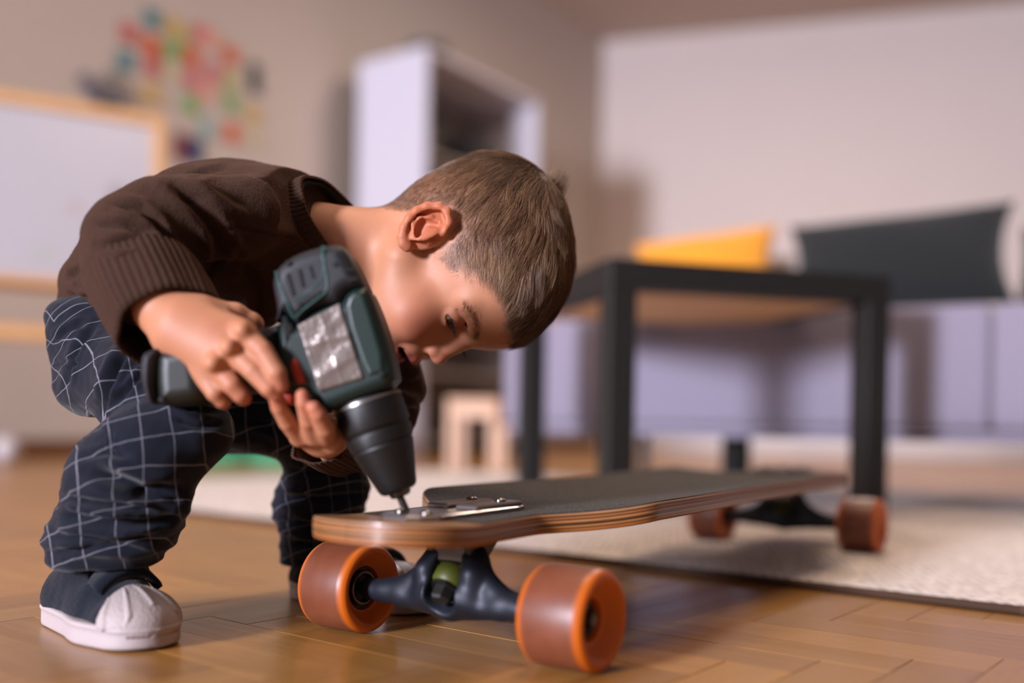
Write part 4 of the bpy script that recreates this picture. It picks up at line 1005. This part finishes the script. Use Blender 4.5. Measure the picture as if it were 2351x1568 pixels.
# tuft at the crown
c = hpx(1278, 436, -1.0); n = 300; P0 = c + RNG.normal(size=(n, 3)) * [.6, .8, .5]; P0 = P0 - fgrad(HF, P0) * fsample(HF, P0)[:, None]
gd = fgrad(HF, P0); upw = (np.array([.12, 0, 1.0])) @ HR
upv = gd * .35 + upw * .8 + RNG.normal(size=(n, 3)) * .22
tt = np.linspace(0, 1, 6)[None, :, None]; LL = (1.2 + 1.3 * RNG.random(n) ** 2)[:, None, None]
S = P0[:, None] + upv[:, None] * tt * LL + (np.array([.6, 0, .2]) @ HR) * tt ** 2 * .35
clm = RNG.integers(0, 22, n); clm = ((P0 - RNG.normal(size=(22, 1, 3)) * [.6, .8, .5] - c) ** 2).sum(2).argmin(0); ends = np.array([S[clm == q].mean(0) if (clm == q).any() else S[0] for q in range(22)]); S = S * (1 - .6 * tt) + ends[clm] * .6 * tt
strands_mesh('hair_tuft', h2w(S.reshape(-1, 3)).reshape(S.shape), np.full(n, .00015), ht.m, person, np.clip(.5 + .25 * RNG.normal(size=n), 0, 1))
lash = mat('lash_dark', '#120A07', .5); browm = ht.m
for sy in (-1, 1):
    n = 260; t_ = RNG.random(n); bp = np.array([(8.75, 1.3, 1.75), (8.5, 2.4, 2.15), (7.7, 3.7, 2.25), (6.6, 4.8, 1.7)])
    P0 = np.stack([np.interp(t_, np.linspace(0, 1, 4), bp[:, i]) for i in range(3)], 1) + RNG.normal(size=(n, 3)) * [.05, .05, .16]; P0[:, 1] *= sy
    P0 -= fgrad(HF, P0) * fsample(HF, P0)[:, None]; P0 -= fgrad(HF, P0) * fsample(HF, P0)[:, None]
    d = np.tile([-.5, .75 * sy, .25], (n, 1)) + RNG.normal(size=(n, 3)) * .2; S = P0[:, None] + d[:, None] * np.linspace(0, .55, 4)[None, :, None]
    S = S.reshape(-1, 3); S += fgrad(HF, S) * (.05 - fsample(HF, S))[:, None]; S = S.reshape(n, 4, 3)
    strands_mesh('eyebrow', h2w(S.reshape(-1, 3)).reshape(S.shape), np.full(n, .0001), browm, person, np.full(n, .4))
    c = EYEC[0 if sy < 0 else 1]; n = 46; a = np.linspace(-.95, 1.05, n)
    P0 = np.stack([c[0] + 1.16 * np.cos(a * 1.0), c[1] + sy * 1.16 * np.sin(a * 1.0), np.full(n, c[2] - .14)], 1)
    d = np.stack([np.cos(a) * .9, sy * np.sin(a) * 1.0 + sy * .15, -.45 + 0 * a], 1) + RNG.normal(size=(n, 3)) * .08; tt = np.linspace(0, 1, 5)
    S = P0[:, None] + d[:, None] * tt[None, :, None] * 1.15 + np.array([0, 0, .38]) * (tt ** 2)[None, :, None]
    strands_mesh('eyelashes', h2w(S.reshape(-1, 3)).reshape(S.shape), np.full(n, .00017), lash, person, np.zeros(n))

def proj(P):
    u = F * P[:, 0] / P[:, 1]; v = -F * (P[:, 2] - EYE[2]) / P[:, 1]
    return np.stack([CX + u * math.cos(ROLL) - v * math.sin(ROLL), CY + u * math.sin(ROLL) + v * math.cos(ROLL)], 1)
def folds(V, Q, L):
    """press creases (positive depth, mm) and raise ridges (negative) along lines over the near side of a garment"""
    N = normals(V, Q); X = proj(V); vd = V - EYE; vd /= np.linalg.norm(vd, axis=1, keepdims=True); fc = np.clip(-(N * vd).sum(1) * 1.6, 0, 1); D = np.zeros(len(V))
    X = X + np.stack([wob(V, 60, 91, 2), wob(V, 60, 92, 2)], 1) * 4
    for pts, w_, dp in L:
        pts = np.array(pts, float); d = np.full(len(V), 1e9); tt = np.zeros(len(V)); n = len(pts) - 1
        for k in range(n):
            a, b = pts[k], pts[k + 1]; ab = b - a; t = np.clip(((X - a) @ ab) / (ab @ ab), 0, 1); dd = np.linalg.norm(X - a - t[:, None] * ab, axis=1); m = dd < d; d[m] = dd[m]; tt[m] = (k + t[m]) / n
        env = np.clip(np.sin(math.pi * np.clip(tt, 0, 1)) * 1.6 + .15, 0, 1)
        D += -dp * .00135 * env * (np.exp(-(d / w_) ** 2) - .45 * np.exp(-((d - 1.9 * w_) / (w_ * .9)) ** 2))
    return V + N * (D * fc)[:, None]

# ------------------------------------------------------------ jumper
kn = NT('brown_knit'); co = kn.coord(); fz = kn.noise(700, 4, co, .7); big = kn.noise(25, 3, co)
kn.base(kn.mix(fz, lin('#241711'), lin('#4A352B'))); kn.b.inputs['Roughness'].default_value = 1; kn.b.inputs['Specular IOR Level'].default_value = .1
kn.b.inputs['Sheen Weight'].default_value = .2; kn.b.inputs['Sheen Roughness'].default_value = .5; kn.b.inputs['Sheen Tint'].default_value = lin('#A8826C')
vz = kn.n('ShaderNodeTexVoronoi', i_Scale=650.0); kn.l(co, vz.inputs['Vector']); kn.bump(kn.math('ADD', fz, vz.outputs['Distance']), .55, .0008)
cA = at(745, 412, .87) - at(785, 518, .87); cc_ = at(785, 518, .87); cB = np.array([.022, .050, -.004]); cn = np.cross(cB, cA); cn /= np.linalg.norm(cn); cn = cn if cn[0] > 0 else -cn
f = Field((-.42, .66, .14), (-.06, 1.05, .425), .0019)
def PR(L): return [(at(x, y, Y), r * Y / F) for x, y, Y, r in L]
f.cone(cc_ - cn * .016, at(560, 530, .885), .048, .060, .02)
f.path(PR([(560, 545, .86, 128), (450, 560, .865, 148), (330, 640, .875, 145), (245, 690, .885, 100)]), .02)
f.path(PR([(620, 545, .93, 115), (450, 580, .93, 140), (300, 680, .93, 110)]), .03)
f.ell(at(520, 470, .90), (.055, .07, .022), .03)
f.path(PR([(640, 480, .838, 78), (560, 492, .800, 82), (450, 500, .775, 92), (370, 510, .757, 98), (300, 548, .745, 100), (300, 600, .738, 98), (322, 640, .732, 104)]), .012, k0=.03)
f.path(PR([(800, 560, .96, 70), (880, 700, .96, 62), (922, 890, .93, 48), (905, 950, .90, 50), (850, 1010, .86, 46), (800, 1046, .822, 44)]), .01)
f.path(PR([(205, 640, .86, 52), (180, 640, .87, 36)]), .01); f.path(PR([(185, 690, .88, 30), (165, 695, .885, 22)]), .01)
f.path(PR([(660, 600, .885, 112), (520, 670, .90, 112), (400, 700, .90, 100)]), .02)
# cut at the collar plane and hollow at the cuffs
def plane(f, p, n_, lo, hi):
    sl, (x, y, z) = f.sub(lo, hi); d = (x - p[0]) * n_[0] + (y - p[1]) * n_[1] + (z - p[2]) * n_[2]; f.D[sl] = np.maximum(f.D[sl], d.astype(np.float32))
pc = cc_ - cn * .013; plane(f, pc, cn, cc_ - [.05, .075, .05], cc_ + [.1, .045, .06])
SVx, SQ = f.surf(); SVx = relax(SVx, SQ, 2); SN = normals(SVx, SQ)
SVx = folds(SVx, SQ, [([(386, 417), (447, 462), (485, 508), (505, 554), (505, 600), (478, 642)], 15, 7), ([(424, 408), (485, 442), (531, 480), (573, 494)], 12, -3), ([(255, 458), (325, 478), (363, 512), (398, 570)], 9, 4), ([(222, 506), (294, 518), (340, 540)], 9, 3), ([(225, 560), (294, 556), (363, 564), (420, 580)], 9, 4),
    ([(505, 526), (539, 520), (616, 535), (702, 553)], 4, 1.6), ([(512, 545), (545, 580), (520, 640)], 10, 3), ([(436, 407), (480, 392), (531, 384)], 7, 2), ([(214, 600), (250, 610), (300, 596)], 8, 2.5), ([(150, 640), (185, 620), (215, 640)], 9, 4), ([(150, 672), (185, 690), (225, 680)], 8, 3),
    ([(560, 600), (600, 660), (600, 740)], 14, 3), ([(900, 905), (940, 925), (970, 930)], 7, 3), ([(900, 960), (940, 985), (965, 990)], 7, 3), ([(905, 850), (940, 862), (972, 850)], 7, 2)])
SVx = SVx + SN * (.0016 * wob(SVx, 55, 21) + .0005 * wob(SVx, 190, 22))[:, None]
jumper = mesh('jumper', SVx, SQ, kn.m, person, True)
ids = RNG.choice(len(SVx), 26000); FN = normals(SVx, SQ)[ids]; fd = FN + RNG.normal(size=FN.shape) * .8; fd /= np.linalg.norm(fd, axis=1, keepdims=True)
SF_ = SVx[ids][:, None] + fd[:, None] * (.0006 + .0016 * RNG.random(len(ids)))[:, None, None] * np.array([-.2, .5, 1.0])[None, :, None]
fzm = mat('jumper_fuzz', '#5A4234', 1.0, spec=.1)
strands_mesh('wool_fuzz', SF_, np.full(len(ids), .00006), fzm, jumper, np.zeros(len(ids)))['kind'] = 'stuff'
def band(name, rings, m, parent, ribs, amp, thick=.0022, n=None, flare=1.0):
    """ribbed tube through rings (centre, A, B); folds back inside"""
    n = n or ribs * 8; V = []; Fc = []; K = 14; prof = []
    cs, As, Bs = (np.array([r[i] for r in rings]) for i in range(3)); tt = np.linspace(0, 1, len(rings))
    def it(X, t): return np.array([np.interp(t, tt, X[:, i]) for i in range(3)])
    seq = [(t, 0, 1) for t in np.linspace(0, 1, K)] + [(1.0, .5, .3), (1.0, 1, 0)] + [(t, 1, 0) for t in np.linspace(1, .15, 8)]
    for t, ins, ra in seq:
        c, A, B = it(cs, t), it(As, t), it(Bs, t); R_ = np.linalg.norm(A)
        for k in range(n):
            a = 2 * math.pi * k / n; rb = amp * (abs(math.cos(a * ribs / 2)) ** .6 - .5) * (1 if ra == 1 else .4)
            wv = .0012 * math.sin(3 * a + 4 * t) + .0008 * math.sin(7 * a + 1)
            q = 1 + (rb + wv - ins * thick) / R_; V.append(c + q * (math.cos(a) * A + math.sin(a) * B))
    for i in range(len(seq) - 1):
        for k in range(n): Fc.append((i * n + k, i * n + (k + 1) % n, (i + 1) * n + (k + 1) % n, (i + 1) * n + k))
    return mesh(name, V, np.array(Fc), m, parent, True)
def pv(dx, dy, Y, dY): return np.array([dx * Y / F, dY, -dy * Y / F])
band('cuff', [(at(315, 618, .737), pv(112, -46, .735, -.004), pv(-22, -46, .735, -.031)), (at(330, 648, .733), pv(118, -50, .735, -.004), pv(-24, -48, .735, -.033)), (at(362, 700, .724), pv(112, -60, .72, .0), pv(-36, -52, .72, -.032)), (at(396, 752, .715), pv(101, -68, .715, .0), pv(-48, -50, .715, -.030))], kn.m, person, 46, .0016)
band('cuff', [(at(800, 1050, .825), pv(46, -12, .8, .01), pv(8, 42, .8, -.012)), (at(772, 1042, .80), pv(60, -14, .8, .006), pv(8, 36, .8, -.014)), (at(742, 1026, .772), pv(70, -14, .77, .004), pv(6, 34, .77, -.014))], kn.m, person, 34, .0012)
band('collar', [(cc_ - cn * .0165, cA * 1.12, cB * 1.06), (cc_ - cn * .011, cA * 1.09, cB * 1.03), (cc_ - cn * .004, cA * 1.03, cB * 1.0), (cc_, cA, cB * .98)], kn.m, person, 66, .0011)
band('shirt_collar', [(cc_ - cn * .014, cA * .97, cB * .93), (cc_ - cn * .0025, cA * .93, cB * .9)], mat('shirt_dark_green', '#16201C', .9, bump=.3, bscale=900), person, 10, .0002)

# ------------------------------------------------------------ trousers
tr_ = NT('navy_check'); pq = tr_.n('ShaderNodeAttribute', attribute_name='plaid').outputs['Vector']; sx = tr_.n('ShaderNodeSeparateXYZ'); tr_.l(pq, sx.inputs[0])
def gl(o, period, w_):
    m_ = tr_.math('ABSOLUTE', tr_.math('SUBTRACT', tr_.math('FRACT', tr_.math('DIVIDE', o, period)), .5)); return tr_.math('LESS_THAN', m_, w_ / period / 2)
lines = tr_.math('MAXIMUM', gl(sx.outputs[0], .0255, .0009), gl(sx.outputs[1], .0235, .0009))
wv = tr_.noise(1500, 2); cl = tr_.mix(tr_.noise(60, 3), lin('#080D19'), lin('#0E1628')); cl = tr_.mix(wv, cl, lin('#060913'))
tr_.base(tr_.mix(tr_.math('MULTIPLY', lines, tr_.math('MULTIPLY_ADD', tr_.noise(300, 2), .5, .45)), cl, lin('#76747C')))
tr_.b.inputs['Roughness'].default_value = .9; tr_.b.inputs['Sheen Weight'].default_value = .12; tr_.b.inputs['Specular IOR Level'].default_value = .2; tr_.bump(wv, .3, .0004)
f = Field((-.46, .655, .020), (-.09, 1.06, .32), .0019)
f.path(PR([(205, 790, .855, 88), (225, 855, .86, 100)]), .02); f.path(PR([(250, 780, .90, 85), (270, 850, .92, 100)]), .03); f.ell(at(250, 730, .88), (.05, .05, .02), .02)
f.path(PR([(262, 850, .835, 108), (350, 905, .80, 112), (425, 985, .755, 92)]), .02)
f.path(PR([(425, 985, .755, 92), (345, 1045, .752, 118), (300, 1105, .757, 132), (285, 1170, .762, 130), (248, 1235, .772, 120), (240, 1300, .779, 112)]), .012)
f.ell(at(398, 1160, .745), .0135, .012); f.ell(at(180, 1125, .775), .014, .012); f.ell(at(330, 1215, .745), .016, .014); f.ell(at(150, 1240, .775), .011, .012); f.ell(at(470, 990, .76), .016, .015)
f.path(PR([(330, 880, .93, 100), (520, 935, .93, 92), (690, 975, .935, 84), (748, 1030, .93, 82)]), .02)
f.path(PR([(748, 1040, .93, 88), (745, 1110, .935, 92), (735, 1170, .945, 98), (735, 1240, .95, 85), (730, 1290, .95, 74)]), .012)
f.ell(at(668, 1165, .94), .012, .010); f.ell(at(810, 1120, .93), .016, .012)
def plane(f, p, n_, lo, hi):
    sl, (x, y, z) = f.sub(lo, hi); d = (x - p[0]) * n_[0] + (y - p[1]) * n_[1] + (z - p[2]) * n_[2]; f.D[sl] = np.maximum(f.D[sl], d.astype(np.float32))
plane(f, at(245, 1298, .765), (0.05, .0, -1), (-.46, .655, .0), (-.25, .86, .075)); plane(f, at(735, 1290, .95), (0, 0, -1), (-.25, .86, .0), (-.09, 1.06, .06))
TV, TQ = f.surf(); TV = relax(TV, TQ, 2); TN = normals(TV, TQ)
TV = folds(TV, TQ, [([(300, 800), (270, 850), (244, 894), (228, 940), (219, 985)], 10, 7), ([(221, 742), (179, 795), (156, 871), (150, 915)], 7, 3), ([(345, 845), (300, 890), (262, 925)], 6, 3), ([(251, 994), (249, 1030), (255, 1066)], 4, 1.5), ([(205, 1078), (274, 1106), (328, 1130), (418, 1122)], 15, 7), ([(140, 1140), (224, 1158), (305, 1173), (345, 1180)], 9, 5),
    ([(146, 1172), (175, 1189), (251, 1206), (328, 1202)], 13, 6), ([(300, 1210), (366, 1196), (420, 1190)], 9, 4), ([(130, 1225), (251, 1246), (370, 1240)], 10, 4), ([(108, 1266), (213, 1258), (340, 1268)], 8, 4), ([(380, 905), (440, 930), (510, 935)], 9, 3), ([(400, 960), (460, 975), (520, 965)], 8, 2.5), ([(180, 1050), (240, 1040), (300, 1050)], 8, 3),
    ([(125, 780), (150, 760), (190, 745)], 7, 3), ([(120, 840), (150, 830), (185, 840)], 7, 3), ([(300, 1140), (360, 1150), (424, 1150)], 10, 4), ([(640, 1145), (740, 1150), (850, 1138)], 11, 6), ([(650, 1200), (735, 1215), (810, 1200)], 11, 6), ([(655, 1250), (730, 1258), (790, 1245)], 9, 5), ([(660, 1080), (740, 1090), (830, 1070)], 9, 3), ([(560, 960), (640, 985), (700, 985)], 9, 3)])
zl = np.clip((.125 - TV[:, 2]) / .05, 0, 1); fold = np.sin(TV[:, 2] * 480 + 2.6 * wob(TV, 26, 41, 2)) * .5 + .5
fold2 = wob(TV * [1, 1, 2.2], 50, 43)
TV = TV + TN * ((fold ** 2 - .4) * .0017 * zl + fold2 * .0019 + .0007 * wob(TV, 140, 44))[:, None]
# cloth coordinates: the weave wraps round the legs and turns over the seat
XP = TV - at(280, 1000, .80); rump = np.clip((XP[:, 2] - .03) / .06, 0, 1) * np.clip((-.02 - XP[:, 0]) / .05, 0, 1); th_a = .16 + .55 * rump
fx = XP[:, 0] + .45 * XP[:, 1] * 0; wr = np.arcsin(np.clip(XP[:, 0] / .2, -.95, .95)) * .2
UVW = np.stack([wr * np.cos(th_a) + XP[:, 2] * np.sin(th_a) + .35 * XP[:, 1], XP[:, 2] * np.cos(th_a) - wr * np.sin(th_a) * 1.4 + .25 * XP[:, 1], 0 * wr], 1)
UVW[:, 0] += .0045 * wob(TV, 28, 51) + .001 * wob(TV, 120, 53); UVW[:, 1] += .0045 * wob(TV, 28, 52) + .001 * wob(TV, 120, 54)
trousers = mesh('trousers', TV, TQ, tr_.m, person, True, {'plaid': UVW})

# ------------------------------------------------------------ shoes (local centimetres: x forward, y left, z up)
sued = NT('navy_suede'); nz_ = sued.noise(500, 4); sued.base(sued.mix(nz_, lin('#070A10'), lin('#111A28'))); sued.b.inputs['Roughness'].default_value = 1; sued.b.inputs['Specular IOR Level'].default_value = .15; sued.b.inputs['Sheen Weight'].default_value = .2; sued.bump(nz_, .6, .0012)
solem = mat('sole_white_rubber', '#A89C9A', .55, var=.05, vscale=60, bump=.1, bscale=700)
capm = NT('toe_cap_white'); vv = capm.n('ShaderNodeTexVoronoi', i_Scale=520.0); capm.l(capm.coord(), vv.inputs['Vector']); capm.base(lin('#A49894')); capm.b.inputs['Roughness'].default_value = .6; capm.bump(vv.outputs['Distance'], .5, .0008)
def shoe(loc, ang, gname, flip, lbl):
    root = empty('shoe', loc, ang, label=None)
    root.parent = person; root.matrix_parent_inverse = world_mat(person).inverted()
    C_, S_ = math.cos(ang), math.sin(ang); M3 = np.array([[C_, -S_, 0], [S_, C_, 0], [0, 0, 1]]); T_ = np.array(loc)
    def put(name, V, Q, m, attrs=None, parent=root): 
        V = V * [1.08, flip, 1]; Q = Q if flip > 0 else Q[:, ::-1]
        return mesh(name, (V * .01) @ M3.T + T_, Q, m, parent, True, attrs)
    f = Field((-4, -5, -.3), (14, 5, 10), .13)
    def stad(z0, z1, g, k=0, cut=False, D=f):      # rounded sole outline, thickness z0..z1
        x, y, z = D.ax[0][:, None, None], D.ax[1][None, :, None], D.ax[2][None, None, :]
        def cap(ax_, ay, bx, by, ra, rb):
            abx, aby = bx - ax_, by - ay; t = np.clip(((x - ax_) * abx + (y - ay) * aby) / (abx ** 2 + aby ** 2), 0, 1); return np.sqrt((x - ax_ - t * abx) ** 2 + (y - ay - t * aby) ** 2) - (ra + (rb - ra) * t)
        d2 = smin(cap(0, 0, 6.8, .2, 2.75, 3.35), cap(6.8, .2, 9.4, .35, 3.35, 3.0), 1.0) - g
        dz_ = np.abs(z - (z0 + z1) / 2) - (z1 - z0) / 2 + .25; q = np.sqrt(np.maximum(d2 + .25, 0) ** 2 + np.maximum(dz_, 0) ** 2) + np.minimum(np.maximum(d2 + .25, dz_), 0) - .25
        return q.astype(np.float32)
    f.D = stad(.0, 1.75, 0); rim = stad(1.25, 1.75, .12); f.D = np.minimum(f.D, rim); f.D = -smin(-f.D, stad(.2, .45, .5) * 0 + 1, 0)
    V, Q = f.surf(); V = relax(V, Q, 1); V[:, 2] = np.maximum(V[:, 2], .0) + (.16 * np.clip((V[:, 0] - 8) / 4, 0, 1) ** 2) * (V[:, 2] < 1) ; sole = put('sole', V, Q, solem)
    g = Field((-4, -5, 1.2), (14, 5, 10), .13)
    g.ell((-.1, 0, 2.0), (2.75, 2.6, 2.5)); g.path([((.5, 0, 2.6), 2.2), ((1.0, 0, 3.6), 2.0)], 1.0); g.cone((3.0, 0, 3.4), (2.8, 0, 4.6), 2.1, 2.0, 1.0)
    g.path([((.5, 0, 2.1), 2.7), ((5.5, .1, 1.7), 2.9), ((8.6, .3, 1.5), 2.45)], 1.0); g.cone((2.4, 0, 4.2), (7.0, .1, 2.6), 2.2, 1.85, 1.2)
    g.ell((9.0, .35, 1.5), (3.1, 3.0, 2.0), .8)
    g.D = np.maximum(g.D, (1.5 - g.ax[2])[None, None, :])
    V, Q = g.surf(); V = relax(V, Q, 2)
    N = normals(V, Q); V = V + N * (.05 * wob(V, 2.5, 61))[:, None]; up = put('upper', V, Q, sued.m)
    k = Field((4, -5, 1.2), (14, 5, 6), .11); k.ell((8.7, .35, 1.55), (3.75, 3.32, 2.45)); k.path([((5.5, .1, 1.7), 2.95), ((8.6, .3, 1.5), 2.62)], .6)
    x, y, z = k.ax[0][:, None, None], k.ax[1][None, :, None], k.ax[2][None, None, :]
    k.D = np.maximum(k.D, (8.3 + .25 * np.abs(y) ** 1.25 - x - .0 * z).astype(np.float32)); k.D = np.maximum(k.D, (1.5 - z).astype(np.float32) + 0 * k.D)
    V, Q = k.surf(); V = relax(V, Q, 1); N = normals(V, Q)
    an = np.arctan2(V[:, 1] - .35, V[:, 0] - 6.9); rib_ = np.maximum(0, np.cos(an * 17)) ** 5 * np.clip((V[:, 0] - 8.6) / 1.0, 0, 1); V = V + N * (.13 * rib_ * (V[:, 0] < 11.6))[:, None]; put('toe_cap', V, Q, capm.m)
    for i, (x0, z0, wd_) in enumerate(((5.0, 6.2, .85), (7.0, 5.2, .8))):
        n = 30; V = []; Fc = []
        for j in range(n + 1):
            a = -1.02 + 2.04 * j / n; r_ = 2.72 - .05 * i
            for e in (-1, 1):
                for h in (-.25, .34):
                    V.append(((x0 + e * wd_) + .28 * (e * -.2) + .25 * math.cos(a), math.sin(a) * (r_ + h), z0 - r_ + math.cos(a) * (r_ + h) - .38 * e * wd_ - (.0 if abs(a) < 1 else .1)))
        for j in range(n):
            b = j * 4; Fc += [(b + 1, b + 3, b + 7, b + 5), (b, b + 4, b + 6, b + 2), (b, b + 1, b + 5, b + 4), (b + 2, b + 6, b + 7, b + 3)]
        Fc += [(0, 2, 3, 1), (n * 4, n * 4 + 1, n * 4 + 3, n * 4 + 2)]
        put('strap', np.array(V), np.array(Fc), sued.m)
    return root
a_ = math.radians(-42)
shoe((-.3465, .803, 0), a_, '', -1, '')
shoe((-.178, .938, 0), math.atan2(-.56, .80), '', 1, '')
